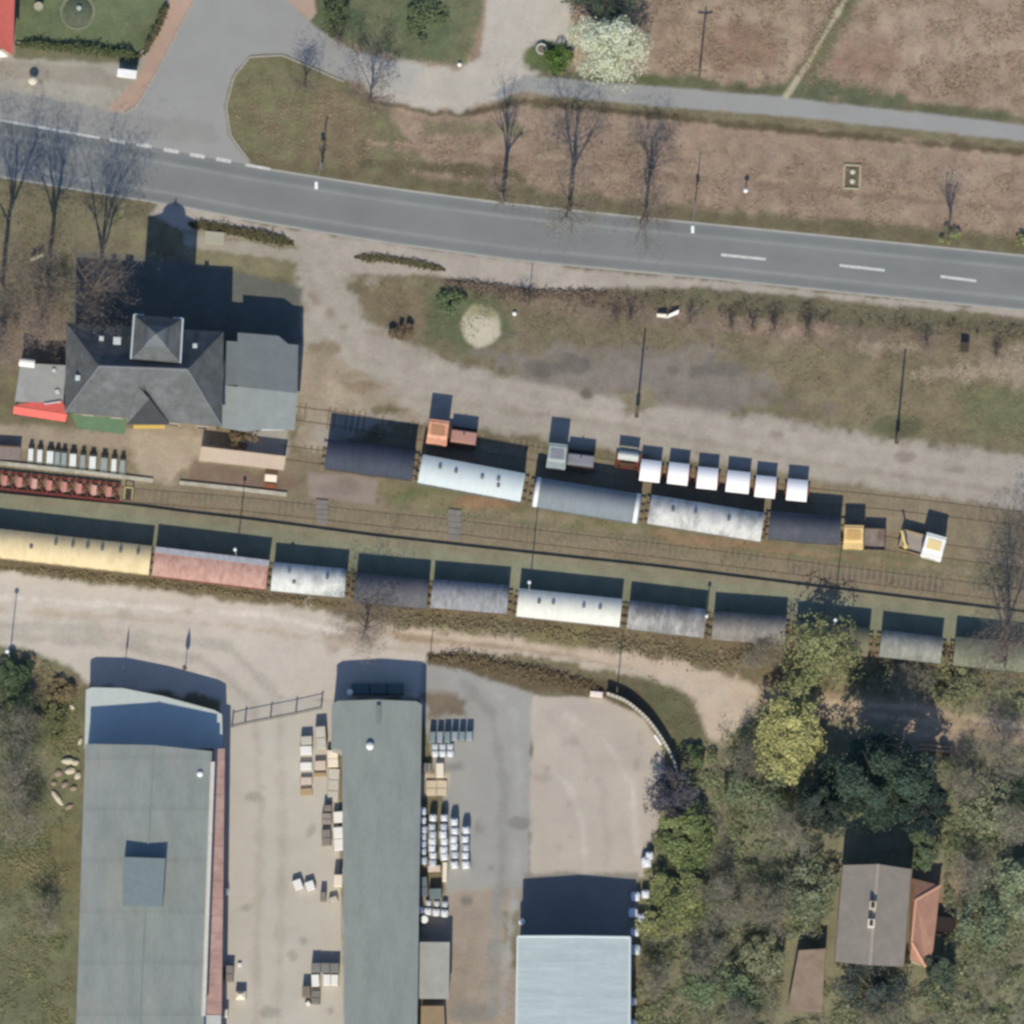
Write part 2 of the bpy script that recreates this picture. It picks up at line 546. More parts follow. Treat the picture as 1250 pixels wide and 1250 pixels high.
    ([(-600, 772), (0, 788), (55, 800), (88, 822), (104, 845), (100, 920), (96, 1400), (-600, 1400)], (112, 113, 88), 6, 8, 1.0),
    ([(-200, 800), (30, 815), (30, 850), (-200, 850)], (84, 98, 74), 8, 8, 1.0),
    ([(30, 800), (100, 835), (100, 850), (40, 850)], (138, 122, 102), 6, 8, .9),
    ([(0, 1000), (90, 1010), (90, 1080), (0, 1080)], (118, 112, 84), 12, 14, 1.0),
    ([(840, 905), (865, 905), (885, 915), (930, 870), (1000, 820), (2000, 900), (2000, 2000), (770, 2000), (786, 1060), (812, 960), (832, 950)], (128, 125, 102), 6, 8, 1.0),
    ([(1000, 795), (1300, 815), (1300, 860), (1180, 860), (1000, 850)], (126, 116, 92), 10, 14, 1.0),
    ([(1098, 862), (1176, 874), (1176, 918), (1100, 910)], (166, 148, 128), 4, 5, .6),
    ([(1118, 1060), (1180, 1060), (1175, 1110), (1140, 1100)], (142, 126, 106), 6, 8, .8),
]
NB = lambda x, y: fbm(x, y, 16, 3) - .5


def ground_col(x, y):
    """linear albedo + roughness for world positions (numpy arrays)"""
    px, py = proj(x, y)
    w = fbm(px, py, 17, 3, 3) - .5
    w2 = fbm(px, py, 5, 19, 2) - .5
    col = np.empty(px.shape + (4,))
    col[..., :3] = alb((116, 109, 87))
    col[..., 3] = 1
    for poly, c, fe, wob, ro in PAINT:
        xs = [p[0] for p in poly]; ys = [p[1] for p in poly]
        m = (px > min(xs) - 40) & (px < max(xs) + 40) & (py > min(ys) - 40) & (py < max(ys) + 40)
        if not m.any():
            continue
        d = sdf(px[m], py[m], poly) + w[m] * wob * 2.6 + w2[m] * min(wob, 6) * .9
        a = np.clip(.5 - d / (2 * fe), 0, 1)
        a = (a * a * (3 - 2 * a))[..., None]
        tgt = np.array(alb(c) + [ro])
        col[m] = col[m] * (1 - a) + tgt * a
    big = fbm(px, py, 70, 31, 4)[..., None] - .5
    col[..., :3] *= 1 + big * .34 * (0.35 + .65 * col[..., 3:4])
    return col


def split_build(mb, name, mat, t, off=None):
    """every connected piece of the builder becomes a part of its own"""
    n = len(mb.v); par = list(range(n))

    def find(i):
        while par[i] != i:
            par[i] = par[par[i]]; i = par[i]
        return i
    for f in mb.f:
        for i in f[1:]:
            par[find(i)] = find(f[0])
    groups = {}
    for f in mb.f:
        groups.setdefault(find(f[0]), []).append(f)
    for fs in groups.values():
        ids = sorted({i for f in fs for i in f}); mp = {k: j for j, k in enumerate(ids)}
        MB().add([mb.v[i] for i in ids], [tuple(mp[i] for i in f) for f in fs]).build(name, mat, t, off=off)


SIDE_ROAD = [(237, -200), (345, -200), (352, 0), (388, 35), (440, 66), (445, 102), (420, 98), (345, 66), (305, 68), (284, 92), (274, 130), (280, 166), (308, 203), (250, 194), (120, 170), (0, 147), (-300, 92), (-300, 70), (0, 112), (80, 125), (130, 134), (152, 138), (168, 128), (188, 92)]
BRICK = [(205, -200), (240, -200), (237, 0), (190, 90), (168, 128), (152, 138), (130, 134), (165, 100), (180, 70), (206, 0)]
BRICK2 = [(345, -150), (362, -150), (386, 16), (378, 26), (350, 0)]
DRIVE = [(602, -200), (700, -200), (696, 20), (690, 60), (652, 95), (640, 112), (560, 135), (520, 132), (455, 122), (440, 100), (440, 66), (500, 76), (560, 84), (585, 70), (594, 20)]
FOOTPATH = [(640, 92), (780, 103), (940, 117), (1250, 152), (1800, 214), (1800, 236), (1250, 172), (940, 140), (780, 128), (640, 113), (600, 116)]
FIELD_PATH = strip([(1040, -200), (1031, 0), (985, 80), (958, 120)], 3.2)
PAINT += [
    (SIDE_ROAD, (153, 153, 150), 2, 1.5, .22),
    ([(0, 112), (130, 134), (260, 150), (275, 175), (140, 165), (0, 140)], (146, 146, 142), 5, 5, .25),
    (BRICK, (178, 152, 136), 2, 1, .3), (BRICK2, (176, 154, 140), 2, 1, .3),
    (DRIVE, (183, 176, 165), 4, 4, .35),
    ([(440, 70), (520, 80), (500, 120), (450, 110)], (176, 173, 165), 6, 5, .3),
    (FOOTPATH, (153, 153, 150), 2, 1.5, .2),
    (FIELD_PATH, (174, 164, 140), 2, 1.5, .4),
    (ell(668, 68, 28, 20), (96, 106, 72), 4, 5, .9),
    ([(775, 92), (830, 96), (830, 104), (740, 100)], (98, 102, 70), 3, 4, .9),
]

RUT = [
    # (line, half width, colour, feather)
    ([(364, 330), (395, 400), (430, 445), (560, 472), (760, 512), (1000, 556), (1300, 602)], 5, (170, 162, 151), 5),
    ([(384, 325), (415, 390), (450, 432), (570, 458), (770, 497), (1000, 537), (1300, 580)], 5, (169, 161, 150), 5),
    ([(400, 470), (560, 492), (780, 524), (1000, 566), (1300, 612)], 3, (156, 147, 135), 4),
    ([(-50, 742), (120, 752), (300, 765), (400, 785), (460, 790), (640, 797), (780, 822), (880, 850)], 3, (184, 172, 157), 3),
    ([(-50, 762), (120, 768), (280, 790), (340, 850), (345, 1000), (340, 1260)], 5, (178, 171, 160), 5),
    ([(-50, 778), (100, 780), (250, 806), (310, 860), (318, 1000), (312, 1260)], 5, (176, 169, 158), 5),
    ([(-50, 725), (140, 738), (330, 752), (420, 772)], 3, (208, 200, 190), 3),
    ([(560, 830), (600, 870), (615, 960), (612, 1060), (600, 1240)], 5, (146, 145, 140), 5),
    ([(590, 830), (628, 870), (636, 960), (630, 1060), (612, 1240)], 4, (163, 162, 158), 5),
    ([(660, 870), (700, 900), (735, 960), (742, 1060)], 4, (176, 166, 156), 4),
    ([(665, 930), (695, 960), (712, 1010), (715, 1070)], 3, (192, 183, 173), 4),
    ([(690, 870), (740, 905), (772, 960), (778, 1040)], 3, (194, 184, 172), 4),
    ([(390, 600), (520, 622), (640, 640), (900, 672), (1250, 712)], 3, (116, 114, 90), 3),
    ([(160, 600), (300, 611), (460, 628), (650, 650), (1000, 691), (1250, 722)], 2.5, (120, 116, 98), 3),
    ([(470, 585), (560, 603), (700, 626), (860, 650), (1250, 700)], 4, (118, 114, 88), 4),
    ([(925, 848), (1000, 864), (1100, 868), (1185, 884), (1262, 900)], 15, (160, 142, 120), 6),
    ([(940, 846), (1000, 858), (1100, 862), (1185, 876), (1262, 890)], 3, (186, 166, 142), 2.5),
    ([(985, 868), (1100, 877), (1185, 890)], 3, (184, 164, 140), 2.5),
    ([(1090, 906), (1180, 920)], 12, (150, 134, 112), 4),
    ([(450, 175), (560, 180), (700, 195), (900, 214), (1250, 245)], 1.6, (160, 140, 120), 2),
    ([(450, 181), (560, 187), (700, 203), (900, 224), (1250, 257)], 2, (136, 118, 103), 2),
]
for l_, w_, c_, f_ in RUT:
    PAINT.append((strip(l_, w_), c_, f_, 5, .5))
rs = random.Random(5)
for i in range(46):                       # oil and damp stains on the yards and lane
    zx, zy, zc = rs.choice([((285, 405), (900, 1240), (160, 156, 147)), ((530, 640), (860, 1070), (138, 137, 133)), ((660, 780), (870, 1060), (170, 159, 149)),
                            ((20, 400), (730, 790), (180, 170, 157)), ((480, 1200), (480, 570), (147, 137, 127)), ((380, 460), (340, 500), (148, 137, 122))])
    sx = rs.uniform(*zx)
    sy = rs.uniform(*zy) if zy != (480, 570) else 470 + (sx - 480) * .11 + rs.uniform(0, 45)
    PAINT.append((ell(sx, sy, rs.uniform(3, 12), rs.uniform(2, 7)), zc, 4, 6, .4))
PAINT += [
    (ell(968, 494, 7, 8), (122, 112, 98), 3, 4, .7), (ell(1014, 497, 14, 9), (124, 113, 99), 5, 5, .7), (ell(715, 481, 8, 7), (112, 104, 96), 3, 3, .6),
    (ell(680, 447, 44, 8), (112, 106, 99), 6, 8, .7), (ell(876, 450, 38, 7), (114, 108, 101), 6, 8, .7), (ell(822, 453, 9, 5), (114, 107, 100), 3, 3, .6), (ell(870, 485, 26, 6), (122, 115, 107), 6, 8, .7),
    (ell(780, 490, 24, 15), (128, 120, 100), 5, 7, .9), (ell(1092, 522, 32, 13), (102, 101, 78), 5, 7, 1.0),
    (ell(588, 403, 19, 19), (192, 184, 164), 4, 3, .4),
    ([(92, 305), (172, 312), (232, 320), (285, 330), (368, 352), (368, 420), (85, 420)], (104, 105, 98), 4, 3, .5),  # ground painted darker to deepen the station's cast shadow
    ([(640, 1065), (780, 1065), (775, 1150), (632, 1150)], (138, 133, 125), 3, 3, .3),  # paving toned down where the pale hall's shadow falls, deepening it
    (ell(440, 470, 26, 8), (140, 124, 104), 5, 9, .8), (ell(405, 480, 16, 14), (168, 154, 135), 6, 9, .8), (ell(470, 500, 30, 5), (118, 112, 88), 4, 6, .9), (ell(395, 425, 20, 6), (140, 128, 108), 5, 8, .8),
    (ell(600, 612, 40, 7), (142, 116, 92), 6, 8, .9), (ell(730, 640, 50, 6), (120, 116, 88), 5, 8, .9), (ell(880, 662, 60, 5), (142, 120, 96), 5, 8, .9), (ell(500, 606, 24, 8), (108, 110, 80), 5, 8, .9),
    (ell(1180, 455, 60, 9), (158, 142, 124), 6, 12, 1.0), (ell(960, 405, 60, 6), (152, 130, 116), 5, 12, 1.0), (ell(1080, 425, 50, 6), (152, 136, 118), 5, 12, 1.0),
]
PAINT.append(([(376, 577), (462, 585), (458, 616), (378, 604)], (150, 138, 130), 2, 2, .3))
PAINT.append((ell(420, 595, 26, 10), (138, 126, 118), 6, 6, .4))
PLAT2 = [(-300, 560), (0, 602), (161, 617), (230, 626), (300, 634), (460, 655), (650, 676), (800, 692), (1000, 717), (1250, 748), (1600, 790)]
PAINT.append((strip([(x, y + 25) for x, y in PLAT2], 25), (132, 133, 112), 3, 3, .6))
PAINT.append((strip([(x, y + 6) for x, y in PLAT2], 5), (134, 128, 106), 3, 3, .7))

# ------------------------------------------------------------------ the setting
GRD = attr_mat('ground soil and grass', 2.6, .5, .30, .5)
PAV = attr_mat('worn paving', 4.0, .35, .26, .25)


def grid_mesh(name, xs, ys, z, mat, keep=None):
    X, Y = np.meshgrid(xs, ys)
    c = ground_col(X, Y)
    nx, ny = len(xs), len(ys)
    idx = np.arange(nx * ny).reshape(ny, nx)
    q = np.stack([idx[:-1, :-1], idx[:-1, 1:], idx[1:, 1:], idx[1:, :-1]], -1).reshape(-1, 4)
    co = np.stack([X, Y, np.full(X.shape, z)], -1).reshape(-1, 3)
    c = c.reshape(-1, 4)
    if keep is not None:
        cx = (X[:-1, :-1] + X[1:, 1:]) / 2
        cy = (Y[:-1, :-1] + Y[1:, 1:]) / 2
        q = q[keep(cx, cy).ravel()]
        used = np.unique(q)
        mp = np.zeros(nx * ny, np.int64)
        mp[used] = np.arange(len(used))
        q, co, c = mp[q], co[used], c[used]
    me = bpy.data.meshes.new(name)
    me.vertices.add(len(co))
    me.vertices.foreach_set('co', co.astype(np.float32).ravel())
    me.loops.add(q.size)
    me.loops.foreach_set('vertex_index', q.astype(np.int32).ravel())
    me.polygons.add(len(q))
    me.polygons.foreach_set('loop_start', np.arange(0, q.size, 4, dtype=np.int32))
    me.polygons.foreach_set('loop_total', np.full(len(q), 4, dtype=np.int32))
    me.update(calc_edges=True)
    me.validate()
    me.materials.append(mat)
    set_tint(me, c)
    o = bpy.data.objects.new(name, me)
    COL.objects.link(o)
    return tag(o, kind='structure')


inner = np.arange(-62, 62.01, .2)
outer = np.array([66, 72, 80, 95, 120, 170, 260, 450, 900, 1800, 3500.])
axis = np.concatenate([-outer[::-1], inner, outer])
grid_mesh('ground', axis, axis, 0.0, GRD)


def sheet(name, poly, z, mat=PAV, step=.2, wob=0):
    w = [P(*p) for p in poly]
    x0 = max(min(a for a, b in w), -66); x1 = min(max(a for a, b in w), 66)
    y0 = max(min(b for a, b in w), -66); y1 = min(max(b for a, b in w), 66)

    def keep(cx, cy):
        px, py = proj(cx, cy)
        d = sdf(px, py, poly)
        if wob:
            d = d + (fbm(px, py, 17, 3, 3) - .5) * wob * 2.6
        return d < 0
    return grid_mesh(name, np.arange(x0 - step, x1 + 2 * step, step), np.arange(y0 - step, y1 + 2 * step, step), z, mat, keep)


sheet('gravel_lane', [p for p in PAINT if p[1] == (165, 157, 146)][0][0], .003, GRD, .25, 9)
sheet('gravel_yard', [p for p in PAINT if p[1] == (195, 186, 175)][0][0], .006, GRD, .25, 5)
sheet('dirt_track', [p for p in PAINT if p[1] == (194, 177, 158)][0][0], .009, GRD, .25, 7)
sheet('lawn', [p for p in PAINT if p[1] == (103, 113, 84)][0][0], .003, GRD, .25, 2)
sheet('concrete_yard', [p for p in PAINT if p[1] == (186, 181, 171)][0][0], .012, PAV, .25)
sheet('asphalt_yard', [p for p in PAINT if p[1] == (157, 156, 151)][0][0], .015, PAV, .25)
sheet('paved_yard', [p for p in PAINT if p[1] == (182, 172, 160)][0][0], .018, PAV, .25)
sheet('driveway', DRIVE, .003, GRD, .25, 4)
sheet('side_road', SIDE_ROAD, .006)
sheet('brick_pavement', BRICK, .010)
sheet('brick_pavement', BRICK2, .010)
sheet('footpath', FOOTPATH, .013)
sheet('field_path', FIELD_PATH, .016, GRD)


def resample(line, n):
    pts = [np.array(p, float) for p in line]
    L = [0]
    for a, b in zip(pts, pts[1:]):
        L.append(L[-1] + np.linalg.norm(b - a))
    out = []
    for k in range(n):
        s = L[-1] * k / (n - 1)
        i = max(0, min(len(L) - 2, int(np.searchsorted(L, s)) - 1))
        t = (s - L[i]) / (L[i + 1] - L[i])
        out.append(pts[i] * (1 - t) + pts[i + 1] * t)
    return np.array(out)


def smooth_line(line, n=400, it=30):
    p = resample(line, n)
    for _ in range(it):
        p[1:-1] = (p[:-2] + 2 * p[1:-1] + p[2:]) / 4
    return p


def strip_sheet(name, LN, LS, z, colfun, nv=40, mat=None):
    n = len(LN)
    vs, cs, fs = [], [], []
    for i in range(n):
        for j in range(nv + 1):
            v = j / nv
            px, py = LN[i] * (1 - v) + LS[i] * v
            x, y = P(px, py)
            vs.append((x, y, z))
            cs.append((px, py, v))
    for i in range(n - 1):
        for j in range(nv):
            a = i * (nv + 1) + j
            fs.append((a, a + 1, a + nv + 2, a + nv + 1))
    cs = np.array(cs)
    me = bpy.data.meshes.new(name)
    me.from_pydata(vs, [], fs)
    me.materials.append(mat or PAV)
    set_tint(me, colfun(cs[:, 0], cs[:, 1], cs[:, 2]))
    o = bpy.data.objects.new(name, me)
    COL.objects.link(o)
    return tag(o, kind='structure')


RN, RS = smooth_line(ROAD_N), smooth_line(ROAD_S)


def road_col(px, py, v):
    base = np.array(alb((129, 132, 131)))
    lane = np.array(alb((147, 150, 148)))
    dark = np.array(alb((116, 121, 121)))
    g = lambda c, s: np.exp(-((v - c) / s) ** 2)
    nz = fbm(px, py * 6, 60, 5, 3) - .5
    a = np.clip((g(.245, .03) + .9 * g(.775, .03)) * (.75 + nz), 0, 1)[:, None]
    c = base * (1 - a) + lane * a
    b = np.clip((g(.14, .07) * .7 + g(.9, .06) * .5 + g(.5, .16) * .25) * (1 + nz), 0, 1)[:, None]
    c = c * (1 - b) + dark * b
    e = (np.clip((.05 - v) / .03, 0, 1) * (px > 300))[:, None] + np.clip((v - .955) / .03, 0, 1)[:, None]
    e = np.clip(e, 0, 1) * (.8 + .5 * (fbm(px, py, 9, 8, 2) - .5))[:, None]
    c = c * (1 - e) + np.array(alb((180, 177, 167))) * e
    c = c * (1 + .16 * (fbm(px, py, 40, 77, 4) - .5))[:, None]
    return np.concatenate([c, np.full((len(px), 1), .16)], 1)


strip_sheet('main_road', RN, RS, .021, road_col)

WHITE = mk('road paint', (206, 206, 200), .16, 2.5, .8, dirt=(150, 150, 146), dirt_amt=.6, dirt_scale=2)


def marking(name, a, b, wid, z=.026):
    mb = MB()
    n = max(1, int(math.hypot(b[0] - a[0], b[1] - a[1]) // 6))
    A, B = V(*a), V(*b)
    d = (B - A).normalized(); nn = Vector((-d.y, d.x, 0)) * wid / 2
    vs = []
    for i in range(n + 1):
        c = A.lerp(B, i / n)
        vs += [(c + nn)[:2] + (z,), (c - nn)[:2] + (z,)]
    mb.add(vs, [(2 * i, 2 * i + 1, 2 * i + 3, 2 * i + 2) for i in range(n)])
    return tag(mb.build(name, WHITE), kind='structure')


for a, b in (((880, 311), (935, 316.5)), ((1025, 324), (1080, 330)), ((1148, 337.5), (1192, 343)), ((1275, 350), (1320, 355))):
    marking('centre_marking', a, b, .3)
for x, y in ((143, 172), (176, 177.5), (209, 184), (241, 190), (273, 195.5)):
    marking('junction_marking', (x - 9, y - 1.6), (x + 9, y + 1.6), .42)
marking('edge_marking', (-40, 139), (0, 146.5), .28); marking('edge_marking', (0, 146.5), (122, 168.5), .28)
marking('edge_marking', (300, 201), (330, 206.5), .3)

# platforms
CONC = mk('platform edge concrete', (186, 182, 168), .14, 1.5, .9, dirt=(140, 134, 112), dirt_amt=.7)
LOWT = attr_mat('mossy platform top', 3.0, .5, .3, .4)



def platform(name, edge_n, dpx, h, mat):
    """raised strip of ground with colour from the ground function, and side faces"""
    LN = smooth_line(edge_n, 260, 4)
    vs, fs, pos = [], [], []
    nv = 8
    for i, (px, py) in enumerate(LN):
        for j in range(nv + 1):
            x, y = P(px, py + dpx * j / nv, h)
            vs.append((x, y, h))
        x, y = P(px, py, h); vs.append((x, y, 0))
        x, y = P(px, py + dpx, h); vs.append((x, y, 0))
    m = nv + 3
    for i in range(len(LN) - 1):
        for j in range(nv):
            a = i * m + j
            fs.append((a, a + 1, a + m + 1, a + m))
        a = i * m
        fs.append((a, a + m, a + m + nv + 1, a + nv + 1))
        fs.append((a + nv, a + nv + 2, a + m + nv + 2, a + m + nv))
    me = bpy.data.meshes.new(name)
    me.from_pydata(vs, [], fs)
    me.materials.append(mat)
    arr = np.array(vs)
    set_tint(me, ground_col(arr[:, 0], arr[:, 1]))
    o = bpy.data.objects.new(name, me)
    COL.objects.link(o)
    return tag(o, kind='structure')


platform('lower_platform', PLAT2, 48, .42, LOWT)
upe = [(-200, 542), (0, 565), (100, 576), (187, 586.5)]
upe2 = [(219, 589), (290, 596.5), (350, 603.5)]
for nm, e in (('platform_edge', upe), ('platform_edge', upe2)):
    mb = MB()
    for (a, b) in zip(e, e[1:]):
        A, B = V(*a, .3), V(*b, .3)
        d = (B - A); L = d.length; c = (A + B) / 2
        mb.box((c.x, c.y, 0), (L - .02, .42, .3), math.atan2(d.y, d.x))
    tag(mb.build(nm, CONC), kind='structure')

# tracks
RAIL = mk('rail steel', (134, 118, 100), .2, 3, .5, metal=.3)
SLEEP = mk('weathered sleepers', (134, 122, 102), .2, 2, .95)


def track(line, n=500, overgrown=False):
    LN = resample(line, n)
    W = np.array([P(*p) for p in smooth_line([tuple(p) for p in LN], n, 20)])
    root = thing('railway_track', None, None)
    tag(root, kind='structure')
    d = np.gradient(W, axis=0); d /= np.linalg.norm(d, axis=1)[:, None]
    nn = np.stack([-d[:, 1], d[:, 0]], 1)
    for s in (-1, 1):
        vs, fs = [], []
        for i in range(0, n, 2):
            for o_ in (-.036, .036):
                c = W[i] + nn[i] * (s * .7525 + o_)
                vs += [(c[0], c[1], .0), (c[0], c[1], .065)]
        m = len(vs) // 4
        for i in range(m - 1):
            a = 4 * i
            fs += [(a, a + 1, a + 5, a + 4), (a + 2, a + 6, a + 7, a + 3), (a + 1, a + 3, a + 7, a + 5)]
        MB().add(vs, fs).build('rail', RAIL, root)
    sl = MB()
    acc = 0
    for i in range(1, n):
        acc += np.linalg.norm(W[i] - W[i - 1])
        if acc > .65:
            acc = 0
            if abs(W[i][0]) < 64 and not (overgrown and rnd.random() < .35):
                sl.box((W[i][0], W[i][1], 0), (.24, 2.5, .02), math.atan2(d[i][1], d[i][0]))
    o = sl.build('sleepers', SLEEP, root)
    o['kind'] = 'stuff'
    return root


T0 = [(300, 497), (430, 514), (535, 533), (680, 559), (795, 579), (973, 603), (1100, 616), (1300, 640), (1500, 664)]
T1 = [(340, 552), (450, 566), (576, 590), (716, 616), (860, 637), (982, 650), (1140, 672), (1300, 692), (1500, 716)]
T2 = [(-200, 566), (0, 588), (160, 605), (300, 616), (460, 634), (560, 644), (650, 655), (800, 672), (1000, 697), (1250, 728), (1500, 758)]
T3 = [(-200, 645), (0, 670), (181, 690), (326, 707), (421, 718), (520, 729), (619, 737), (757, 754), (858, 766), (1060, 789), (1265, 811), (1500, 838)]
track(T0, 1500, True); track(T1, 1500, True); track(T2, 1800); track(T3, 1800)

CROSS = mk('crossing panels', (128, 124, 118), .14, 2, .85)
for c, w_, nm in ((555, 16, 'track_crossing'), (393, 15, 'track_crossing')):
    mb = MB()
    y0 = 622 if c == 555 else 610
    y1 = 660 if c == 555 else 640
    k = 5
    for i in range(k):
        a = P(c, y0 + (y1 - y0) * (i + .5) / k)
        mb.box((a[0], a[1], 0), (w_ * SC, (y1 - y0) * SC / k - .04, .185), -.1)
    tag(mb.build(nm, CROSS), kind='structure')
# kerb along the lane verge round the traffic island and the road's south side
KERB = mk('kerb stone', (168, 163, 152), .12, 3, .9)


def kerb(line, h=.12, w=.18):
    mb = MB()
    ln = resample(line, max(2, int(len(line) * 6)))
    for a, b in zip(ln, ln[1:]):
        A, B = V(a[0], a[1], 0), V(b[0], b[1], 0)
        d = B - A
        mb.box(((A.x + B.x) / 2, (A.y + B.y) / 2, 0), (d.length - .03, w, h), math.atan2(d.y, d.x))
    return tag(mb.build('kerb', KERB), kind='structure')


kerb([(420, 100), (345, 67.5), (305, 69.5), (286, 93), (276, 130), (282, 166), (304, 196)])
kerb([(237, 0), (190, 90), (168, 128), (152, 138)])
kerb([(20, 52), (172, 69), (207, 0)], .3, .12)

# ------------------------------------------------------------------ rolling stock
STEEL = mk('dark underframe', (70, 62, 56), .25, 2, .8)
TYRE = mk('wheel steel', (84, 76, 70), .2, 3, .55, metal=.4)
GLASS = mk('dark window glass', (44, 52, 58), .1, 2, .12)


def arch(w, z0, rise, n=12, th=.06):
    top = []
    for i in range(n + 1):
        t = -1 + 2 * i / n
        top.append((t * w / 2, z0 + rise * (1 - abs(t) ** 2.05)))
    return top + [(y * .985, z - th) for y, z in reversed(top)]


def wheels(t, xs, r=.46):
    for x in xs:
        for s in (-1, 1):
            mb = MB().disc((x, s * .75, .17 + r), r, .13, 'y', 16)
            MBo = mb.build('wheel', TYRE, t, smooth='auto')


def wagon(name, label, cat, a, b, eave, rise, roofm, bodym, w=3.0, vents=(), doors=1, coach=False, group=None,
          gap=.55, ridge=None, endboard=None, planks=None):
    """a, b: map positions of the two ends of the roof's centre line"""
    A, B = V(*a, eave + rise), V(*b, eave + rise)
    d = B - A
    L = d.length
    c = (A + B) / 2
    t = thing(name, label, cat, (c.x, c.y, 0), math.atan2(d.y, d.x), group)
    z0 = 1.08
    mb = MB()
    mb.extrude_x([(-w / 2, z0), (w / 2, z0), (w / 2, eave), (w * .3, eave + rise * .6), (-w * .3, eave + rise * .6), (-w / 2, eave)], -L / 2, L / 2)
    if not coach:
        for s in (-1, 1):
            for i in range(7):
                x = -L / 2 + .1 + i * (L - .2) / 6
                if not (doors and abs(x) < 1.0):
                    mb.box((x, s * (w / 2 + .02), z0 + .02), (.09, .06, eave - z0 - .06))
    mb.build('body', bodym, t)
    rf = MB().extrude_x(arch(w + .16, eave - .02, rise + .05), -L / 2 - .09, L / 2 + .09, 12).build('roof', roofm, t, smooth='auto')
    for vx, vy in vents:
        y = vy * w / 2
        zz = eave + rise * (1 - abs(vy) ** 2.05)
        mb = MB()
        mb.lathe((vx * L, y, zz), [(.11, -.02), (.11, .2), (.2, .22), (.2, .3), (.06, .36)], 10)
        mb.build('roof_vent', mk('roof vent', (120, 122, 120), .2, 4), rf, smooth='auto')
    mb = MB()
    mb.box((0, 0, .78), (L - .3, 1.9, .298))
    for s in (-1, 1):
        mb.box((0, s * 1.2, .86), (L - .1, .14, .215))
        mb.box((s * (L / 2 - .02), 0, .84), (.16, 2.6, .22))
    for s in (-1, 1):
        mb.tube((s * L / 2, 0, .98), (s * (L / 2 + gap * .9), 0, .95), .05, .06)
    mb.build('underframe', STEEL, t)
    for s in (-1, 1):
        for q in (-1, 1):
            mb = MB().tube((s * (L / 2 + .05), q * .87, 1.02), (s * (L / 2 + gap - .1), q * .87, 1.02), .1, .1, 8)
            mb.tube((s * (L / 2 + gap - .1), q * .87, 1.02), (s * (L / 2 + gap - .02), q * .87, 1.02), .22, .22, 10)
            mb.build('buffer', STEEL, t)
    if coach:
        xs = []
        for s in (-1, 1):
            mb = MB().box((s * (L / 2 - 3), 0, .4), (3.2, 1.9, .35))
            mb.build('bogie', STEEL, t)
            xs += [s * (L / 2 - 4.1), s * (L / 2 - 1.9)]
        wheels(t, xs)
        nwin = int(L / 1.75)
        for s in (-1, 1):
            for i in range(nwin):
                x = -L / 2 + 1.6 + i * (L - 3.2) / max(1, nwin - 1)
                MB().box((x, s * (w / 2 + .005), 2.05), (1.1, .03, .85)).build('window', GLASS, t)
    else:
        wheels(t, (-L * .29, L * .29))
        for s in (-1, 1):
            if doors:
                MB().box((0, s * (w / 2 + .03), z0 + .1), (1.9, .07, eave - z0 - .25)).build('sliding_door', bodym, t)
    if ridge:
        MB().extrude_x([(ridge[0] * w / 2, eave + .0), (ridge[0] * w / 2, eave + ridge[2]), (ridge[1] * w / 2, eave + ridge[3]), (ridge[1] * w / 2, eave)], -L / 2 - .1, L / 2 + .1).build('roof_edge_strip', ridge[4], t)
    if endboard:
        for s in (-1, 1):
            MB().extrude_x([(y, z + .03) for y, z in arch(w + .2, eave - .02, rise + .06, 12, .1)], s * (L / 2 - .28) - .22, s * (L / 2 - .28) + .22).build('end_band', endboard, t, smooth='auto')
    return t


R = lambda n, c, d=None, da=.5, ds=.7, v=.12, **k: mk(n, c, v * 1.15, 1.4, k.pop('rough', .75), stretch=(1.5, .8, .6), dirt=d, dirt_amt=da, dirt_scale=ds, waves=('X', 1.3, .05), bump=.2, **k)
G3 = None
r_cream = R('cream coach roof', (224, 205, 162), (200, 182, 142), .7, .5, .05)
r_pink = R('faded red roof', (196, 158, 144), (160, 112, 100), .75, .9, .14)
r_strip = R('pale roof edge', (190, 192, 196), (150, 150, 152), .4, 1)
r_white = R('dirty white roof', (210, 212, 208), (128, 134, 132), .95, .28, .08)
r_dark = R('dark felt roof', (96, 97, 102), (118, 114, 110), .6, .5, .12)
r_grey1 = R('weathered grey roof', (146, 148, 152), (110, 108, 108), .8, .8, .2)
r_white2 = R('clean white roof', (222, 222, 212), (205, 203, 190), .6, .6, .05)
r_grey2 = R('grey roof with pale patches', (128, 126, 124), (186, 186, 184), .9, .45, .15)
r_grey3 = R('lichen grey roof', (122, 118, 112), (158, 152, 146), .7, .8, .2)
r_moss = R('mossy roof', (120, 116, 96), (98, 104, 76), .8, .7, .2)
r_grey4 = R('pale patchy roof', (146, 147, 140), (116, 118, 110), .9, .5, .2)
r_lightblue = R('pale blue-white roof', (204, 214, 214), (196, 208, 210), .5, .5, .04)
r_silver = R('silver grey roof', (128, 137, 143), (116, 122, 126), .5, .4, .06)
r_patch = R('patchy white roof', (200, 200, 196), (132, 136, 136), .9, .6, .12)
r_black = R('black felt roof', (66, 72, 86), (52, 56, 66), .6, .6, .12)
r_slate = R('dark tar roof', (74, 78, 88), (96, 98, 104), .5, .6, .12)
b_cream = mk('cream coach paint', (214, 196, 150), .08, 1.2, .6)
b_red = mk('rusty red boards', (140, 84, 72), .2, 2, .85, waves=('X', .25, .3))
b_brown = mk('brown wagon boards', (112, 88, 76), .2, 2, .85, waves=('X', .25, .3))
b_grey = mk('grey wagon boards', (124, 120, 114), .2, 2, .85, waves=('X', .25, .3))
b_dark = mk('dark grey wagon boards', (84, 80, 80), .2, 2, .85, waves=('X', .25, .3))
